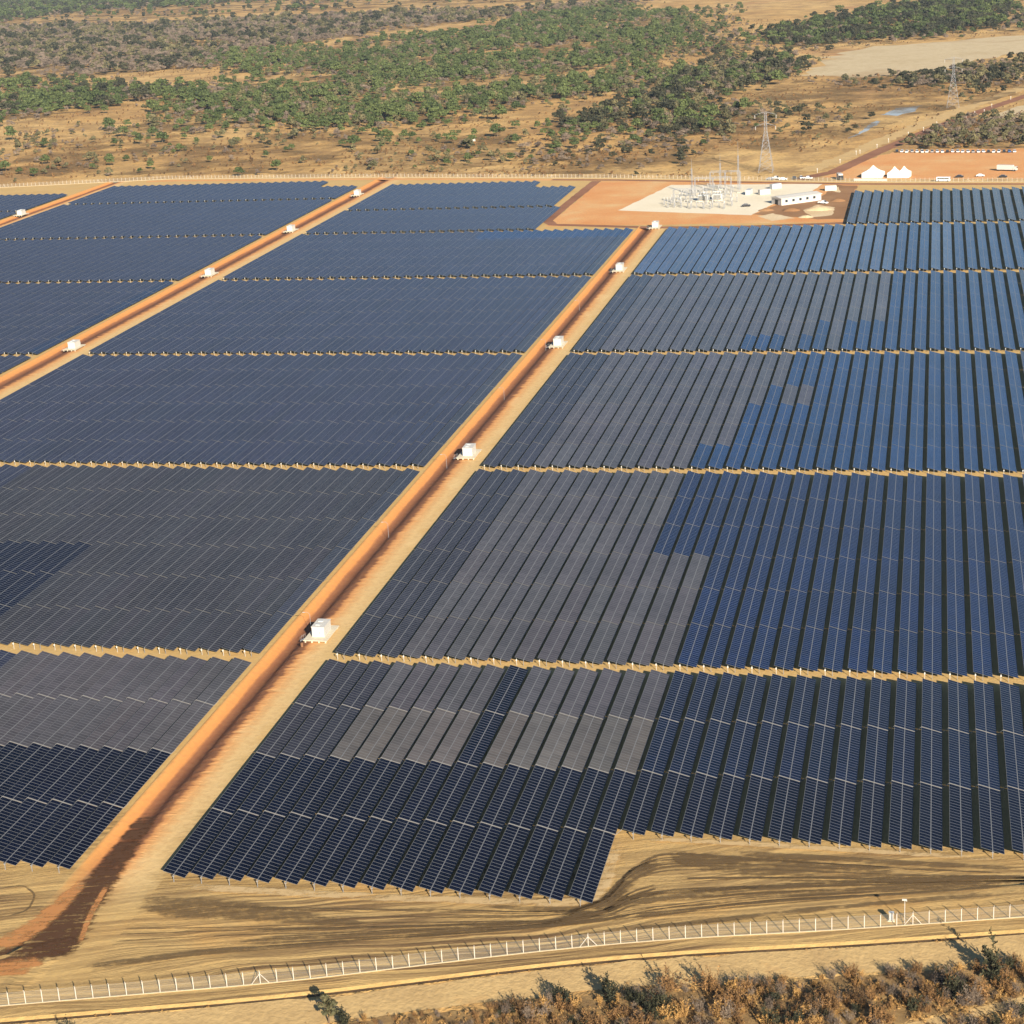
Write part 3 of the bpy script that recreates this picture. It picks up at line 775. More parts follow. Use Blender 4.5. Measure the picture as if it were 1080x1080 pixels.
spots=[(708,219),(715,217.5),(722,219),(729,220),(738,219.5),(746,220.5),(755,219),(764,220),(712,213),(720,211),(735,208),(742,204),(750,201),(768,209),(774,213),(758,202.5),(770,203),(727,207)]
lab=['at the front left corner','second along the front row','third along the front row','fourth along the front row','fifth along the front row','sixth along the front row','seventh along the front row','at the front right corner',
     'at the left edge of the second row','second in the second row','left of the middle gantry','behind the middle gantry','below the middle mast','at the right of the second row','at the far right of the yard','right behind the middle mast','beside the tallest mast','behind the shortest mast']
spots+=[(704,216),(718,215),(733,214),(748,215.5),(760,214),(772,217),(722,207),(746,209),(762,206),(752,213)]
lab+=['at the left end of the front bay','in the front bay left of the shortest mast','in the front bay right of the shortest mast','between the front row and the right transformer','right of the right transformer','at the right end of the front bay','left of the tall gantry','between the two transformers','below the back gantry','in front of the right transformer']
s0=make_sw()
for i,((px,py),l) in enumerate(zip(spots,lab)):
    x,y=ground_at(px,py); rz=(i%3)*.0+(math.pi/2 if i%4==3 else 0); L='grey steel disconnector '+l+', substation yard'
    if i==0: s0.location=(x,y,0); s0['label']=L
    else: dup(s0,(x,y,0),rz,L)
# control building: long white shed seen at an angle
x,y=ground_at(840,213); t=thing('control_building',(x,y,0),'long white control building with dark windows beside the substation','building',rz=R(38))
b=MB(); b.box((0,0,1.6),(24,9,3.3)); b.build('wall',M['white'],t)
b=MB(); 
for z,(a,c) in ((3.25,(24.8,9.8)),): b.box((0,0,z+.15),(a,c,.25))
b.quad([(-12.4,-4.9,3.52),(12.4,-4.9,3.52),(12.4,0,4.2),(-12.4,0,4.2)]); b.quad([(-12.4,0,4.2),(12.4,0,4.2),(12.4,4.9,3.52),(-12.4,4.9,3.52)]); b.quad([(-12.4,-4.9,3.52),(-12.4,0,4.2),(-12.4,4.9,3.52)]); b.quad([(12.4,-4.9,3.52),(12.4,4.9,3.52),(12.4,0,4.2)])
b.build('roof',M['white'],t)
for i in range(5):
    q=MB(); q.box((-9+i*4.2,-4.52,2.0),(1.5,.06,1.3)); ww=q.build('window',M['darkglass'],t); q=MB(); q.box((-9+i*4.2,-4.55,1.3),(1.7,.12,.1)); q.build('sill',M['white'],ww)
q=MB(); q.box((10.4,-4.53,1.25),(1.8,.06,2.4)); q.build('door',M['greybox'],t); q=MB(); q.box((-12.02,0,1.3),(.06,2.6,2.5)); q.build('door',M['dark'],t)

for i,(px,py,rz,cm,l) in enumerate([(806,205,30,'white','white shipping container left of the control building'),(818,199,40,'greybox','grey shipping container behind the left end of the control building'),(876,201,10,'white','small white container right of the control building'),(790,205,80,'greybox','grey container on the gravel left of the control building')]):
    x,y=ground_at(px,py); t=thing('shipping_container',(x,y,.03),l,'container','shipping containers by the control building',rz=R(rz)); b=MB(); b.box((0,0,1.35),(6,2.4,2.6)); b.build('body',M[cm],t)
    b=MB()
    for k in range(14): b.box((-2.8+k*.43,-1.23,1.35),(.2,.05,2.4))
    b.build('ribbing',M[cm],t); b=MB(); b.box((3.03,0,1.35),(.05,2.1,2.3)); b.build('door',M['greybox'],t)
rs=random.Random(5)
def heap_mesh(seed,m):
    r=random.Random(seed); mb=MB(); n=14; prof=[(1,0),(.8,.28),(.5,.62),(.2,.9)]; k=0
    for a,z in prof:
        for i in range(n):
            t=2*math.pi*i/n; q=a*r.uniform(.85,1.15); mb.v.append((q*math.cos(t),q*math.sin(t),z*r.uniform(.85,1.15)-(.05 if z==0 else 0)))
    for a in range(3):
        for i in range(n): j=(i+1)%n; mb.f.append((a*n+i,a*n+j,(a+1)*n+j,(a+1)*n+i)); mb.m.append(0)
    mb.f.append(tuple(3*n+i for i in range(n))); mb.m.append(0)
    return mb.mesh('soil_heap',[m],True)
for i,(px,py,sx,sz,mk_,l) in enumerate([(808,222,4,1.3,'brown','brown soil heap at the gravel edge below the control building'),(835,222,5,1.5,'brown','brown soil heap left of the pale sand patch'),(864,221,7,1.6,'sand','pale sand heap right of the control building'),(884,212,4,1.4,'brown','brown soil heap at the right end of the turned earth'),(850,229,4,1.0,'sand','low pale sand heap near the panels below the control building')]):
    x,y=ground_at(px,py); o=link('soil_heap',heap_mesh(i,M[mk_]),None,(x,y,.02)); o.scale=(sx,sx*.7,sz); tag(o,l,'heap')
# ------------------------------------------------------------------ vehicles, tents
def car_mesh(paint, L=4.3, H=1.5, pickup=False):
    mb=MB()
    pr=[(-L/2,.35),(-L/2,.78),(-L*.47,.92),(-L*.30,.95),(-L*.16,H-.04),(L*.22,H),(L*.40,.98),(L/2,.86),(L/2,.35)] if not pickup else \
       [(-L/2,.45),(-L/2,.95),(-L*.30,1.02),(-L*.18,H+.15),(L*.08,H+.18),(L*.12,1.08),(L/2,1.05),(L/2,.45)]
    W_=.86; k=len(mb.v)
    for s in (-1,1):
        for y,z in pr: mb.v.append((s*(W_ if z<1.1 else .66),y,z))
    n=len(pr)
    for i in range(n-1): mb.f.append((k+i,k+i+1,k+n+i+1,k+n+i)); mb.m.append(1 if (pr[i][1]+pr[i+1][1])/2>1.12 and abs(pr[i][1]-pr[i+1][1])>.3 else 0)
    mb.f.append(tuple(k+i for i in range(n))); mb.m.append(0); mb.f.append(tuple(k+n+i for i in reversed(range(n)))); mb.m.append(0)
    for s in (-1,1):
        mb.quad([(s*.80,-L*.20,1.04),(s*.80,L*.30,1.04),(s*.70,L*.20,H-.12),(s*.70,-L*.13,H-.12)] if not pickup else [(s*.80,-L*.24,1.10),(s*.80,L*.08,1.10),(s*.70,L*.06,H+.05),(s*.70,-L*.16,H+.05)],1)
        for y in (-L*.31,L*.31):
            mb.bar((s*.70,y,.33),(s*.88,y,.33),.68,2,n=10)
    return mb.mesh('car',[paint,M['darkglass'],M['dark']])
CARS=[('white',car_mesh(M['carwhite'])),('silver',car_mesh(M['carsilver'])),('dark',car_mesh(M['carblack'])),('blue',car_mesh(M['carblue'])),('white pickup',car_mesh(M['carwhite'],5.2,1.6,True)),('red',car_mesh(M['carred']))]
def car(x,y,rz,k,label,z=ZOUT+.03,group=None):
    o=link('car',CARS[k][1],None,(x,y,z)); o.rotation_euler=(0,0,rz); return tag(o,label,'car',group)
A=ground_at(946,160.5); B=ground_at(1070,160.5); n=24; kinds=[2,0,0,1,0,4,0,1,0,0,2,0,4,0,0,1,0,0,2,0,4,2,3,0]
for i in range(n):
    f=i/(n-1); x=A[0]+(B[0]-A[0])*f; y=A[1]+(B[1]-A[1])*f
    nm=CARS[kinds[i]][0]; car(x,y+random.uniform(-1,1),R(random.uniform(-8,8)),kinds[i],f"{nm}{'' if 'pickup' in nm else ' car'}, {ordinal(i+1)} from the left in the car park row by the scrub",group='cars parked in a row')
for i,(px,py,k,l,rz) in enumerate([(812,190,1,'silver car, leftmost of those parked behind the control building',80),(818,189,4,'white pickup, second of those parked behind the control building',60),(826,190,0,'white car, third of those parked behind the control building',95),
    (838,189,2,'dark car, fourth of those parked behind the control building',20),(845,188,0,'white car, fifth of those parked behind the control building',10),(852,189,4,'white pickup, rightmost of those parked behind the control building',70),
    (1012,187,2,'dark car left of the pair beyond the far fence at right',85),(1034,186,0,'white car parked alone beyond the far fence near the right',85),(1058,187,2,'dark car beyond the far fence nearest the right edge',85),(787,218,2,'dark car parked on the right of the substation gravel',100),(868,215,4,'white pickup on the brown earth beside the control building',60)]):
    x,y=ground_at(px,py); car(x,y,R(rz),k,l,z=.03 if py>188 else ZOUT+.03,group='cars parked around the site')
def truck(px,py,rz,label,z,cab,box,L=7.5):
    x,y=ground_at(px,py); t=thing('truck',(x,y,z),label,'truck',rz=R(rz))
    b=MB(); b.box((0,.9,2.0),(2.4,L-2.2,2.4)); b.build('cargo_box',box,t); b=MB(); b.box((0,-L/2+.9,1.55),(2.2,1.9,1.9),taper=.93); c=b.build('cab',cab,t)
    q=MB(); q.box((0,-L/2-.06,2.0),(1.9,.05,.7)); q.build('windscreen',M['darkglass'],c)
    b=MB(); b.box((0,0,.65),(1.0,L,.25)); b.build('chassis',M['dark'],t)
    for yy in (-L/2+1,L/2-1.4):
        for s in (-1,1): q=MB(); q.bar((s*.8,yy,.5),(s*1.15,yy,.5),1.0,n=12); q.build('wheel',M['dark'],t)
truck(1062,180,70,'white box truck standing on the orange car park at the right edge',ZOUT+.03,M['white'],M['white'],11)
truck(886,189,15,'white truck with dark cab parked left of the tents at the fence',ZOUT+.03,M['carblack'],M['white'])
x,y=ground_at(995,191.5); t=thing('minibus',(x,y,.05),'white minibus driving along the track inside the far fence','bus',rz=R(80))
b=MB(); b.box((0,0,1.35),(2.0,7.2,1.9)); b.box((0,0,2.35),(1.85,6.9,.12)); b.build('body',M['carwhite'],t)
for s in (-1,1): q=MB(); q.box((s*1.01,.1,1.75),(.04,6.0,.65)); q.build('side_window',M['darkglass'],t)
q=MB(); q.box((0,-3.61,1.75),(1.7,.04,.8)); q.build('windscreen',M['darkglass'],t)
for yy in (-2.3,2.3):
    for s in (-1,1): q=MB(); q.bar((s*.8,yy,.4),(s*1.03,yy,.4),.8,n=12); q.build('wheel',M['dark'],t)
def tent(px,py,wd,dp,h,label,flap=False):
    x,y=ground_at(px,py); t=thing('marquee_tent',(x,y,ZOUT),label,'tent','white peaked marquee tents',rz=R(-10))
    b=MB(); n=8; eave=2.7; prof=[(1,eave),(.62,eave+.22*(h-eave)),(.32,eave+.52*(h-eave)),(.10,eave+.88*(h-eave)),(.02,h)]
    for (a,za),(c,zc) in zip(prof,prof[1:]):
        for k in range(4):
            cs=[(-1,-1),(1,-1),(1,1),(-1,1)]; p,q=cs[k],cs[(k+1)%4]
            b.quad([(p[0]*wd/2*a,p[1]*dp/2*a,za),(q[0]*wd/2*a,q[1]*dp/2*a,za),(q[0]*wd/2*c,q[1]*dp/2*c,zc),(p[0]*wd/2*c,p[1]*dp/2*c,zc)])
    b.build('roof',M['canvas'],t)
    wl=MB()
    for s in (-1,1): wl.box((s*(wd/2-.05),0,eave/2),(.06,dp,eave))
    wl.box((0,dp/2-.05,eave/2),(wd-.2,.06,eave)); wl.box((0,-dp/2+.05,eave*.5),(wd-.2,.06,eave*.98)); wl.build('wall',M['canvas'],t)
    for sx in (-1,1):
        for sy in (-1,1): p=MB(); p.bar((sx*wd/2,sy*dp/2,0),(sx*wd/2,sy*dp/2,eave),.1); p.build('pole',M['steel'],t)
tent(921,186.5,11,8,6.4,'large white marquee tent, leftmost of the three peaks beyond the fence'); tent(943.5,186.5,6.6,6.6,5.8,'white peaked tent in the middle of the three beyond the fence'); tent(953.5,186.3,6.6,6.6,5.9,'white peaked tent, rightmost of the three beyond the fence')
x,y=ground_at(918,190); t=thing('barrier',(x,y-1.5,ZOUT),'long low white barrier in front of the largest tent','barrier',rz=R(-13)); b=MB(); b.box((0,0,.55),(18,.35,1.1)); b.build('panel',M['white'],t)
b=MB(); b.box((0,0,1.12),(18.2,.5,.06)); b.build('cap',M['white'],t)
# power line towers
def tower(px,py,h,label):
    x,y=ground_at(px,py); t=thing('transmission_tower',(x,y,ZOUT),label,'pylon','lattice transmission towers')
    b=MB(); lattice(b,h*.25,1.6,h*.68,7,.20,.11); lattice(b,1.6,1.1,h*.32,5,.16,.09,z0=h*.68); b.build('lattice_body',M['steel'],t)
    for k,(z,wd) in enumerate(((.78,.34),(.97,.36))):
        a=MB(); zz=h*z
        for yy in (-.45,.45):
            a.bar((-h*wd/2,0,zz),(h*wd/2,0,zz),.2); a.bar((-h*wd/2,0,zz),(0,yy,zz+1.6),.14); a.bar((h*wd/2,0,zz),(0,yy,zz+1.6),.14)
            a.bar((-h*wd/4,0,zz),(-h*wd/4,yy,zz+.8),.1); a.bar((h*wd/4,0,zz),(h*wd/4,yy,zz+.8),.1)
        c=a.build('cross_arm',M['steel'],t)
        for s in (-1,1): i_=MB(); i_.lathe((s*h*wd/2,0,zz-2.2),[(.1,0),(.2,.4),(.1,.8),(.2,1.2),(.1,2.1)],n=6); i_.build('insulator',M['porcelain'],c)
tower(808,181,33,'tall grey lattice transmission tower standing behind the substation'); tower(1005,113,34,'distant faint lattice transmission tower near the red road')
# white marker posts along the red road
mk=MB(); mk.bar((0,0,-.05),(0,0,2.3),.28,n=6); mk.box((0,0,2.2),(.55,.3,.5)); mkm=mk.mesh('marker_post',[M['white']])
for i,(px,py) in enumerate([(862,182),(886,172),(903,163),(907,162),(925,156),(937,150),(958,143),(974,138),(988,132),(990,139),(1019,124),(1028,121),(1038,119),(1046,113),(1066,105)]):
    x,y=ground_at(px,py); o=link('marker_post',mkm,None,(x,y,ZOUT)); tag(o,f'white marker post beside the red road, {ordinal(i+1)} from the substation end','post','marker posts along the red road')
x,y=ground_at(500,150); o=MB(); o.box((0,0,2.2),(1.8,1.8,4.4),taper=.9); o.bar((0,0,4.4),(0,0,5.2),1.2,n=8,r2=.6); tag(o.build('water_tank',M['white'],None,loc=(x,y,ZOUT)),'small white tank tower at the edge of the green wood','tank')

# ------------------------------------------------------------------ trees
def crown_mesh(name, m, h, wd, lobes, leaves, size, seed, base=.18, flat=.75, twig=0):
    r=np.random.default_rng(seed); V=[];F=[]
    cs=[]
    for i in range(lobes):
        a=r.uniform(0,2*np.pi); rad=np.sqrt(r.uniform(0,1))*wd*.34; z=h*(base+(1-base)*r.uniform(.22,.86)*(1-.35*(rad/(wd*.5))**2))
        cs.append((rad*np.cos(a),rad*np.sin(a),z,wd*r.uniform(.15,.27)))
    for i in range(leaves):
        cx,cy,cz,cr=cs[r.integers(lobes)]
        d=r.normal(0,1,3); d/=np.linalg.norm(d); d[2]=d[2] if d[2]>-.35 else -d[2]*.5
        rr=cr*r.uniform(.55,1.1); p=np.array([cx,cy,cz])+d*rr*np.array([1,1,flat])
        if p[2]<h*base*.5: p[2]=h*base*.5+r.uniform(0,.3)
        nrm=d+r.normal(0,.55,3); nrm/=np.linalg.norm(nrm)
        t=np.cross(nrm,r.normal(0,1,3)); t/=np.linalg.norm(t)+1e-9; b=np.cross(nrm,t)
        s=size*r.uniform(.6,1.4); l=s*(1 if not twig else r.uniform(1.5,3)); k=len(V); q=s if not twig else s*.35
        V+= [p-t*l/2-b*q*.18, p+b*q*-.5, p+t*l/2+b*q*.1, p+b*q*.55]; F.append((k,k+1,k+2,k+3))
    me=bpy.data.meshes.new(name); me.from_pydata([tuple(v) for v in V],[],F); me.materials.append(m); me.update(); return me
def trunk_mesh(h, seed, thick=.28, limbs=5):
    r=random.Random(seed); mb=MB(); top=(r.uniform(-.3,.3),r.uniform(-.3,.3),h*.55)
    mb.bar((0,0,-.3),top,thick,n=6,r2=thick*.55)
    for i in range(limbs):
        a=r.uniform(0,6.28); l=h*r.uniform(.25,.4); s=r.uniform(.5,1); mb.bar(tuple(q*s for q in top),(top[0]+math.cos(a)*l,top[1]+math.sin(a)*l,top[2]*s+l*.9),thick*.45,n=5,r2=thick*.15)
    return mb.mesh('trunk',[M['plum']])
KINDS={}
def kind(key, m, h, wd, lobes, leaves, size, n=3, **kw):
    KINDS[key]=[(crown_mesh('crown',m,h*(1+.12*i),wd*(1+.1*((i*7)%3-1)),lobes,leaves,size,hash((key,i))%9999 if False else sum(map(ord,key))+i*17,**kw),trunk_mesh(h,i+3)) for i in range(n)]
kind('green',M['leafgreen'],6.5,8.0,9,520,.85); kind('olive',M['leafolive'],5.2,6.5,8,420,.75); kind('grey',M['leafgrey'],4.5,6.0,7,380,.55,base=.12,twig=1)
kind('dark',M['leafdark'],6.2,7.5,9,480,.8)
kind('bush',M['leafdry'],2.0,3.2,5,220,.45,base=.05,twig=1)
def tree(name,key,x,y,sc,label,cat,group,z=ZOUT,var=None):
    c,tr=KINDS[key][random.randrange(len(KINDS[key])) if var is None else var]
    t=thing(name,(x,y,z),label,cat,group,rz=random.uniform(0,6.28)); t.scale=(sc,sc,sc*random.uniform(.85,1.1))
    link('trunk',tr,t); link('crown',c,t); return t
P_=lambda *a:G(*a)
WOODS=[ # polygon on the ground, kinds with shares, trees per 1000 m2, crown scale
 ('main green wood',P_((90,146),(190,148),(240,135),(330,132),(430,137),(520,128),(560,108),(640,97),(720,80),(690,62),(735,36),(715,10),(640,9),(560,18),(500,34),(420,40),(350,48),(300,52),(225,62),(270,78),(240,95),(190,108),(170,122)),{'green':.50,'olive':.22,'grey':.28},8.0,1.0),
 ('front green wood',P_((545,140),(600,122),(690,102),(745,86),(830,60),(852,70),(800,96),(765,118),(735,134),(700,140),(620,137)),{'dark':.30,'green':.25,'olive':.2,'grey':.25},9.0,1.0),
 ('left green wood',P_((-20,128),(60,124),(120,112),(200,105),(210,95),(120,92),(60,86),(-20,92)),{'green':.5,'dark':.22,'grey':.28},10,1.05),
 ('far right wood',P_((795,38),(850,26),(930,10),(1000,0),(1070,-2),(1060,28),(980,40),(900,46),(830,50)),{'dark':.5,'green':.3,'grey':.2},12,1.05),
 ('far strip wood',P_((-20,0),(400,-20),(640,-20),(700,-2),(420,8),(250,14),(120,22),(-20,26)),{'dark':.35,'green':.3,'grey':.35},13,1.25),
 ('grey leafless scrub',P_((-20,30),(120,26),(300,20),(520,10),(700,2),(560,14),(420,32),(330,44),(220,58),(230,70),(120,78),(20,82),(-20,86)),{'grey':.74,'olive':.18,'dark':.08},19,1.25),
 ('middle scrub',P_((640,95),(760,65),(830,58),(780,88),(700,110)),{'grey':.5,'olive':.35,'dark':.15},12,.9),
 ('fence scrub',P_((540,172),(560,160),(660,152),(700,146),(740,150),(760,168),(720,180),(560,183)),{'grey':.45,'bush':.4,'dark':.15},16,.7),
 ('pylon scrub',P_((690,140),(760,120),(770,126),(735,146),(700,150)),{'dark':.5,'grey':.5},10,.8),
 ('car park scrub',P_((958,152),(1000,134),(1040,126),(1090,118),(1090,158),(1000,156)),{'grey':.4,'olive':.35,'bush':.25},30,.85),
 ('right scrub',P_((945,84),(1010,72),(1090,58),(1090,84),(1030,88),(960,92)),{'grey':.45,'olive':.35,'dark':.2},16,.9),
 ('upper right scrub',P_((850,54),(930,46),(1000,40),(1090,30),(1090,5),(1060,34),(980,42),(900,48)),{'grey':.7,'olive':.3},13,1.0),
 ('sparse bush belt',P_((-20,185),(60,150),(200,150),(340,138),(430,142),(545,142),(560,165),(500,178),(300,182),(100,184)),{'olive':.34,'bush':.25,'grey':.25,'green':.16},3.0,.72),
 ('sparse savanna',P_((700,138),(800,96),(850,82),(1000,80),(1090,88),(1040,110),(960,120),(880,150),(800,160),(760,150)),{'olive':.38,'grey':.22,'dark':.2,'bush':.2},3.6,.72),
 ('clump',P_((350,158),(385,146),(470,140),(520,122),(545,132),(520,146),(460,152),(400,160)),{'green':.8,'olive':.2},9,.85),
 ('left grass clumps',P_((-20,170),(40,140),(60,132),(100,140),(60,160)),{'grey':.5,'olive':.5},7,.7),
 ('golden clearing trees',P_((700,60),(740,30),(800,38),(850,55),(840,78),(760,70)),{'grey':.5,'olive':.3,'dark':.2},4.5,.85),
 ('wood fringe',P_((60,150),(90,120),(200,95),(230,80),(240,60),(520,30),(560,10),(780,0),(780,60),(860,66),(850,110),(760,150),(560,165),(300,160)),{'grey':.35,'olive':.35,'green':.3},2.6,.85),
 ('wide right',P_((1090,160),(1090,0),(1400,-20),(1500,160)),{'grey':.4,'olive':.4,'dark':.2},3,.8),
 ('wide left',P_((-20,190),(-20,0),(-260,0),(-300,150)),{'green':.5,'grey':.5},6,.9),
]
GAPS=[P_((60,60),(110,56),(150,60),(120,66)),P_((140,95),(170,80),(240,74),(235,80),(190,92)),P_((380,68),(430,62),(510,58),(505,62),(440,70)),P_((355,112),(380,106),(410,102),(400,110)),P_((115,82),(120,72),(170,60),(128,78)),
      P_((90,74),(60,80),(0,86),(0,78),(60,74)),P_((330,52),(350,46),(372,50),(340,54)),P_((190,50),(230,40),(250,46),(210,56)),P_((250,2),(0,22),(0,29),(120,23),(260,12),(700,0),(700,-4)),
      P_((585,120),(620,106),(700,84),(712,88),(650,108)),P_((650,16),(690,2),(760,-4),(720,12)),P_((420,34),(470,28),(520,30),(470,38)),P_((300,92),(330,84),(350,88),(320,97)),P_((455,95),(500,86),(530,92),(480,100)),P_((560,52),(600,46),(640,50),(590,56)),P_((250,120),(275,114),(290,118),(262,124)),P_((470,118),(510,110),(530,116),(490,124)),P_((210,116),(228,110),(240,113),(222,120)),P_((640,128),(668,120),(684,122),(655,131))]
CLEAR=[P_((842,80),(880,58),(930,48),(1000,43),(1085,36),(1300,20),(1300,50),(1085,55),(1040,62),(1005,74),(940,80)),P_((850,187),(890,166),(930,148),(990,124),(1085,88),(1085,104),(1000,132),(930,160),(890,186)),P_((888,150),(905,138),(930,122),(945,112),(978,108),(965,122),(930,136),(905,148)),P_((730,186),(760,165),(860,160),(900,150),(940,140),(900,165),(850,186))]
pts=[]
for nm,poly,kinds,dens,sc in WOODS:
    xs=[p[0] for p in poly]; ys=[p[1] for p in poly]; area=abs(sum(poly[i-1][0]*poly[i][1]-poly[i][0]*poly[i-1][1] for i in range(len(poly))))/2
    n=int(area*dens/1000*1.7); n=min(n,16000)
    ks=list(kinds); pr=[kinds[k] for k in ks]; c=0; tries=0
    while c<n and tries<n*12:
        tries+=1; p=(random.uniform(min(xs),max(xs)),random.uniform(min(ys),max(ys)))
        if not inside(p,poly): continue
        if any(inside(p,g) for g in GAPS) and random.random()<.93: continue
        # natural clumping
        cl=math.sin(p[0]*.021+1.3*math.sin(p[1]*.013))+math.sin(p[1]*.017+1.7*math.sin(p[0]*.011))
        if random.random()<(.14+.42*max(0,-cl) if dens>5 else .62-.42*cl): c+=(1 if dens>5 else .6); continue
        far_=min(1,math.hypot(*p)/2000); p=(p[0]+random.gauss(0,14*far_),p[1]+random.gauss(0,30*far_))
        if any(inside(p,g) for g in CLEAR): continue
        pts.append((p[0],p[1],random.choices(ks,pr)[0],sc*min(1.75,max(.45,random.lognormvariate(-.08,.34))),nm)); c+=1
m_,n_,b_=mat('undergrowth'); p_=pos(n_); k_=noise(n_,p_,.018,6,.7)
n_.links.new(ramp(n_,noise(n_,p_,.12,4),[(.35,(.11,.080,.04)),(.65,(.24,.145,.06))]),b_.inputs['Base Color']); b_.inputs['Roughness'].default_value=1
n_.links.new(ramp(n_,k_,[(.44,0.0),(.60,.6)]),b_.inputs['Alpha']); M['undergrowth']=m_
for i_,wd_ in enumerate(WOODS[:7]+WOODS[11:14]+WOODS[7:10]):
    o=sheet('undergrowth',rough_poly(wd_[1],14,9,i_),M['undergrowth'],ZOUT,.050+.004*i_,'stuff'); o['label']='dry leaf litter and low undergrowth among the savanna trees'; o['category']='undergrowth'
def infar(p): return p[1]<interp(FAR,p[0])+5 and -760<p[0]<170
pts=[p for p in pts if not infar(p)]
carpark=G((868,187),(900,172),(950,158),(1085,156),(1130,150),(1200,190)); pts=[p for p in pts if not inside(p[:2],carpark)]
LAB={'green':'green leafy savanna tree','olive':'olive green thin savanna tree','grey':'grey leafless savanna tree','dark':'dark green dense savanna tree','bush':'dry brown bush'}
WHERE={'main green wood':'in the large green wood','front green wood':'in the dark green wood behind the substation','left green wood':'in the green wood at the left edge','fence scrub':'in the brown scrub just beyond the far fence','car park scrub':'in the scrub behind the parked cars',
 'sparse bush belt':'on the golden grass beyond the far fence','sparse savanna':'on the golden grass beyond the pylon','clump':'in the clump by the white tank','left grass clumps':'on the grass at the left edge','pylon scrub':'left of the pylon','middle scrub':'in the mixed scrub right of the big wood'}
def seen(p):
    q=project(p[0],p[1],2); return 0<q[0]<1080 and 0<q[1]<1080
vis=[p for p in pts if seen(p)]
size={'green':8,'olive':6.5,'grey':6,'dark':7.5,'bush':3.2}
vis.sort(key=lambda p:-(size[p[2]]*p[3])/project(p[0],p[1])[2])
near=vis[:268]; nid={id(p) for p in near}
special=[(205,176,'bush',1.1,'brown dry bush left of the lone round tree by the far fence'),(265,170,'bush',1.2,'brown dry bush above the lone round tree by the far fence'),(330,181,'bush',1.0,'brown dry bush right of the largest fence-side tree'),(252,186,'green',.95,'lone round green tree standing right behind the far fence'),(292,180,'green',1.0,'green tree just left of centre behind the far fence, largest there'),(283,156,'dark',.75,'small round dark tree alone on golden grass'),(190,160,'green',.85,'pair-like green bush tree on grass left of the lone round tree'),
         (320,172,'olive',.9,'low olive tree right of the largest fence-side tree'),(382,142,'green',.9,'green tree at the front edge of the large wood'),(122,154,'green',.9,'wide green tree at the left front of the large wood'),(148,152,'green',1.1,'broad green tree at the front corner of the large wood')]
for px,py,k,sc,l in special:
    x,y=ground_at(px,py); tree('savanna_tree',k,x,y,sc,l,'tree','savanna trees beyond the farm')
for p in near:
    w_=WHERE.get(p[4],'beyond the farm')
    tree('dry_bush' if p[2]=='bush' else 'savanna_tree',p[2],p[0],p[1],p[3],f'{LAB[p[2]]} {w_}','bush' if p[2]=='bush' else 'tree',f'{LAB[p[2]]}s {w_}')
# the rest of the woods: scattered by geometry nodes, one object per kind
def scatter(name, P, template, label, cat='trees'):
    """P: list of (x,y,z,scale)"""
    me=bpy.data.meshes.new(name); me.from_pydata([(p[0],p[1],p[2]) for p in P],[],[])
    a=me.attributes.new('sc','FLOAT','POINT'); a.data.foreach_set('value',[p[3] for p in P])
    a=me.attributes.new('rz','FLOAT','POINT'); a.data.foreach_set('value',[random.uniform(0,6.28) for _ in P])
    o=link(name,me); ng=bpy.data.node_groups.new(name,'GeometryNodeTree')
    ng.interface.new_socket('Geometry',in_out='INPUT',socket_type='NodeSocketGeometry'); ng.interface.new_socket('Geometry',in_out='OUTPUT',socket_type='NodeSocketGeometry')
    gi=ng.nodes.new('NodeGroupInput'); go=ng.nodes.new('NodeGroupOutput'); ip=ng.nodes.new('GeometryNodeInstanceOnPoints'); oi=ng.nodes.new('GeometryNodeObjectInfo')
    oi.inputs['Object'].default_value=template; oi.inputs['As Instance'].default_value=True
    def attr(nm):
        q=ng.nodes.new('GeometryNodeInputNamedAttribute'); q.data_type='FLOAT'; q.inputs['Name'].default_value=nm; return q.outputs[0]
    cx=ng.nodes.new('ShaderNodeCombineXYZ'); ng.links.new(attr('rz'),cx.inputs[2]); er=ng.nodes.new('FunctionNodeEulerToRotation'); ng.links.new(cx.outputs[0],er.inputs[0])
    ng.links.new(gi.outputs[0],ip.inputs['Points']); ng.links.new(oi.outputs['Geometry'],ip.inputs['Instance']); ng.links.new(er.outputs[0],ip.inputs['Rotation']); ng.links.new(attr('sc'),ip.inputs['Scale']); ng.links.new(ip.outputs[0],go.inputs[0])
    md=o.modifiers.new('scatter','NODES'); md.node_group=ng
    return tag(o,label,cat,kind='stuff')
crowns={}
for o in bpy.data.objects:
    if o.name.startswith('crown') and o.data: crowns.setdefault(o.data.name,o)
rest=[p for p in pts if id(p) not in nid]
STL={'green':'far green woodland covering the plain beyond the farm','olive':'far olive thin trees scattered through the woodland','grey':'far grey leafless scrub covering the plain','dark':'far dark green trees among the woodland','bush':'dry brown bushes dotted over the golden plain'}
for k in KINDS:
    for i,(c,tr) in enumerate(KINDS[k]):
        sel=[(p[0],p[1],ZOUT,p[3]) for j,p in enumerate(rest) if p[2]==k and j%3==i]
        cn=next((q[0].name for q in [KINDS[k][i]]+KINDS[k]+KINDS['grey'] if q[0].name in crowns),None)
        if sel and cn: scatter({'green':'green_woodland','olive':'olive_woodland','grey':'leafless_scrub','dark':'dark_woodland','bush':'dry_bushes'}[k],sel,crowns[cn],STL[k])

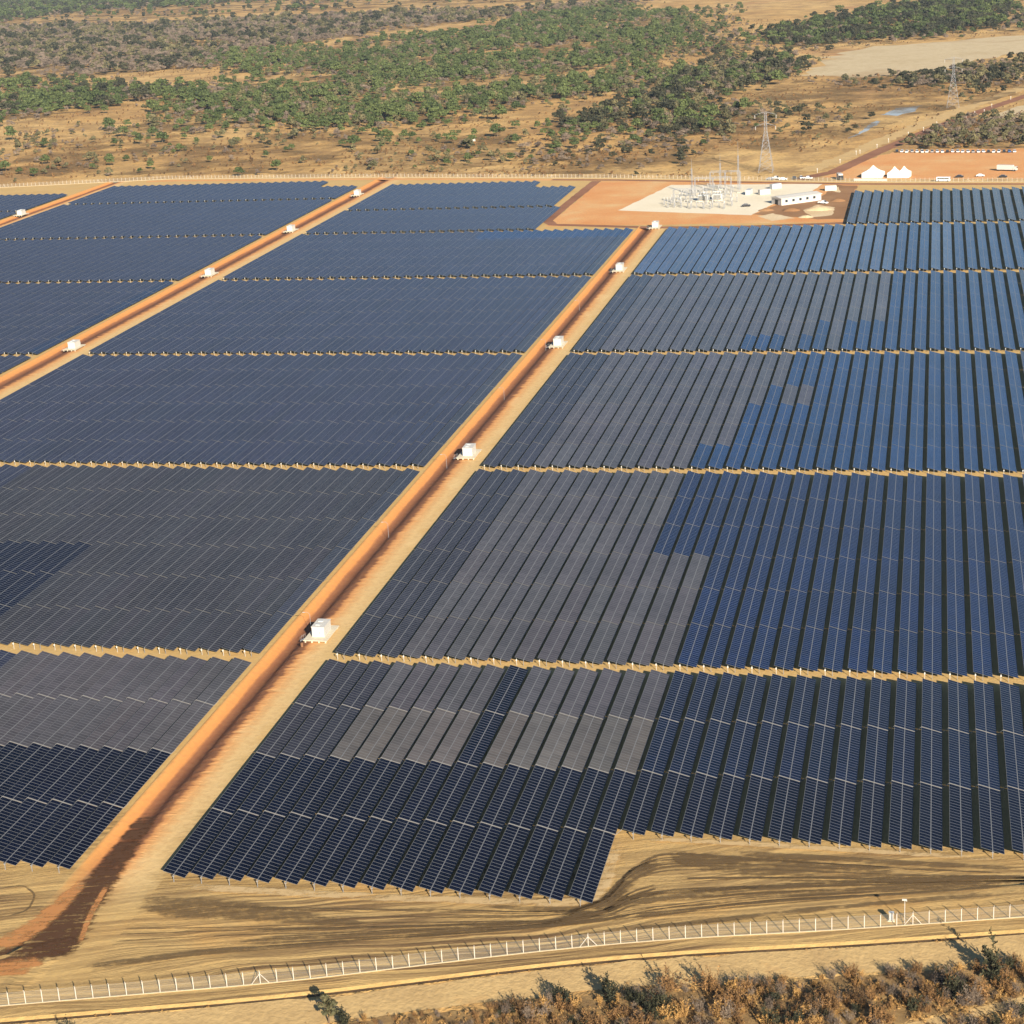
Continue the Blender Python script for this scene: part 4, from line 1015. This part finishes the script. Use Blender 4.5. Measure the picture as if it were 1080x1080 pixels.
tuft_far=next((o for o in bpy.data.objects if o.data and o.data.name in [q[0].name for q in KINDS['bush']]),None) or next(o for o in bpy.data.objects if o.data and o.data.name in [q[0].name for q in KINDS['grey']]); sel=[]
BELT=P_((-40,188),(-40,90),(300,60),(760,20),(1120,20),(1120,150),(960,150),(880,186)) 
bx=[p[0] for p in BELT]; by=[p[1] for p in BELT]
while len(sel)<8000:
    p=(random.uniform(min(bx),max(bx)),min(by)+(max(by)-min(by))*random.random()**1.6)
    if not inside(p,BELT) or infar(p) or any(inside(p,g) for g in CLEAR) or inside(p,carpark): continue
    cl=math.sin(p[0]*.05+1.3*math.sin(p[1]*.031))+math.sin(p[1]*.043+1.7*math.sin(p[0]*.027))
    if random.random()<.55-.3*cl: continue
    sel.append((p[0],p[1],ZOUT,random.uniform(.2,.75)))
scatter('low_scrub',sel,tuft_far,'low dry brown scrub speckling the golden plain','scrub')

def shrub_mesh(name, m, h, wd, stems, per, seed, leaf=.16):
    r=np.random.default_rng(seed); V=[];F=[]
    def card(p,d,l,w_):
        s_=np.cross(d,r.normal(0,1,3)); s_/=np.linalg.norm(s_)+1e-9; k=len(V)
        V.extend([p-s_*w_*.3,p+s_*w_*.3,p+d*l+s_*w_*.5,p+d*l-s_*w_*.5]); F.append((k,k+1,k+2,k+3))
    for i in range(stems):
        a=r.uniform(0,2*np.pi); lean=abs(r.normal(0,.42)); L=h*r.uniform(.55,1.12); b0=np.array([np.cos(a),np.sin(a),0])*r.uniform(0,wd*.22)
        d=np.array([np.cos(a)*np.sin(lean),np.sin(a)*np.sin(lean),np.cos(lean)]); d/=np.linalg.norm(d)
        for q in range(4):
            p0=b0+d*L*q/4; card(p0,d,L/4,.05*(1-q*.18))
        for j in range(per):
            t=r.uniform(.12,1.0); p=b0+d*L*t; e=d*.55+r.normal(0,.62,3); e/=np.linalg.norm(e)
            card(p,e,h*r.uniform(.06,.20)*(1.15-t*.5),leaf*r.uniform(.25,1.0))
    V=[v if v[2]>-.05 else np.array([v[0],v[1],0.]) for v in V]
    me=bpy.data.meshes.new(name); me.from_pydata([tuple(v) for v in V],[],F); me.materials.append(m); me.update(); return me
def skind(key,m,h,wd,stems,per,n,leaf=.16):
    KINDS[key]=[(shrub_mesh('crown',m,h*(1+.15*i),wd,stems,per,sum(map(ord,key))+i*31,leaf),trunk_mesh(h*.6,i+5,.12)) for i in range(n)]

# ------------------------------------------------------------------ foreground scrub
skind('fgdry',M['leafdry'],3.0,2.6,26,26,3,.17); skind('fggrey',M['leafgrey'],2.8,2.8,30,20,3,.10); skind('fggold',M['leafgold'],2.3,2.2,24,26,2,.15)
skind('fgdark',M['leafdark'],3.0,2.6,22,30,2,.24); kind('sap',M['leafolive'],5.2,3.6,8,620,.36,base=.2,n=1); skind('sapdark',M['leafdark'],5.0,2.0,14,44,2,.30)
ZONE=P_((318,1095),(330,1084),(400,1072),(470,1066),(540,1060),(620,1050),(720,1044),(820,1035),(900,1029),(1000,1022),(1100,1010),(1100,1046),(1040,1058),(985,1070),(930,1082),(900,1100))
ZONE2=P_((945,1100),(990,1084),(1050,1070),(1100,1062),(1100,1110))
fg=[]
for zone,n in ((ZONE,430),(ZONE2,30)):
    xs=[p[0] for p in zone]; ys=[p[1] for p in zone]; c=0
    while c<n:
        p=(random.uniform(min(xs),max(xs)),random.uniform(min(ys),max(ys)))
        if inside(p,zone): fg.append(p); c+=1
FL={'fgdry':'brown dry shrub in the foreground scrub','fggrey':'grey leafless shrub in the foreground scrub','fggold':'golden dry shrub in the foreground scrub','fgdark':'dark leafy shrub in the foreground scrub'}
sheet('scrub_floor',rough_poly(ZONE,1.5,.5),M['floor'],ZOUT,.02); sheet('scrub_floor',rough_poly(ZONE2,1.5,.4),M['floor'],ZOUT,.02)
fg.sort(key=lambda p:-1*(project(p[0],p[1],1)[1]<1080)*1000+p[1]); extra={k:[] for k in FL}
for i_,(x,y) in enumerate(fg):
    k=random.choices(list(FL),[.36,.28,.24,.12])[0]
    q=project(x,y); edge=min(1,max(.45,(q[0]-320)/300))
    if i_>=290: extra[k].append((x,y,ZOUT,edge*random.uniform(.36,.66))); continue
    tree('dry_shrub',k,x,y,edge*random.choice([random.uniform(.36,.66)]*5+[random.uniform(.75,1.0)]),FL[k],'shrub',FL[k].replace('shrub','shrubs'))
for k in extra:
    cr=next(o for o in bpy.data.objects if o.data and o.data.name==KINDS[k][0][0].name)
    scatter('scrub_thicket',extra[k],cr,{'fgdry':'brown dry thicket filling the foreground scrub','fggrey':'grey twiggy thicket filling the foreground scrub','fggold':'golden dry thicket filling the foreground scrub','fgdark':'dark leafy thicket filling the foreground scrub'}[k],'scrub')
for px,py,k,sc,l in [(347,1078,'sap',1.0,'small olive green tree at the bottom left of the scrub'),(363,1086,'sapdark',.7,'dark little shrub tree beside the small olive green tree'),(643,1058,'sapdark',.95,'dark feathery sapling rising from the middle of the scrub'),
                  (1055,1022,'sapdark',1.15,'dark leaning sapling at the right end of the scrub'),(1005,1050,'sapdark',.8,'dark bushy sapling at the right of the scrub above the path'),(594,1062,'sapdark',.75,'dark sapling left of the feathery one in the scrub'),(70,1094,'sapdark',.5,'small dark bush at the bottom left edge')]:
    x,y=ground_at(px,py); t=tree('sapling',k,x,y,sc,l,'tree',None,var=0)
    if px==1055: t.rotation_euler=(R(8),R(-28),.4)
# dry grass tufts: countless
gm=crown_mesh('tuft',M['leafgold'],.5,.9,4,40,.16,77,base=.02,twig=1)
gx=[]
xs=[p[0] for p in ZONE]; ys=[p[1] for p in ZONE]
while len(gx)<1800:
    x,y=random.uniform(-160,60),random.uniform(200,265); d=y_near(x)-y
    if 14.5<d<40 and random.random()<.9: gx.append((x,y,ZOUT,random.uniform(.5,1.5)))
    elif 4.9<d<5.6 or 11.4<d<14.5:
        if random.random()<.35: gx.append((x,y,ZOUT,random.uniform(.3,.8)))
def merged(name, me, P, m, label):
    n=len(me.vertices); co=np.empty(n*3); me.vertices.foreach_get('co',co); co=co.reshape(-1,3); fs=[tuple(f.vertices) for f in me.polygons]; V=[];F=[]
    for i,(x,y,z,s) in enumerate(P):
        a=random.uniform(0,6.28); c,s_=math.cos(a),math.sin(a); q=co*s; V.append(np.stack([q[:,0]*c-q[:,1]*s_+x,q[:,0]*s_+q[:,1]*c+y,q[:,2]+z],1)); F+=[tuple(v+i*n for v in f) for f in fs]
    o=bpy.data.meshes.new(name); o.from_pydata(np.concatenate(V).tolist(),[],F); o.materials.append(m); o.update(); return tag(link(name,o),label,'grass',kind='stuff')
merged('dry_grass',gm,gx,M['leafgold'],'dry golden grass tufts beside the foreground track and scrub')

# ------------------------------------------------------------------ air
if HAZE_DENSITY:
    b=MB(); b.box((-1200,4600,78),(9000,10400,164)); hz=b.build('haze',[])
    m=bpy.data.materials.new('haze'); m.use_nodes=True; n=m.node_tree; n.nodes.clear(); o=n.nodes.new('ShaderNodeOutputMaterial'); v=n.nodes.new('ShaderNodeVolumePrincipled')
    v.inputs['Color'].default_value=(.66,.82,1,1); v.inputs['Density'].default_value=HAZE_DENSITY; v.inputs['Anisotropy'].default_value=0.0
    n.links.new(v.outputs[0],o.inputs['Volume']); hz.data.materials.append(m); tag(hz,'pale haze over the plain','haze',kind='stuff')
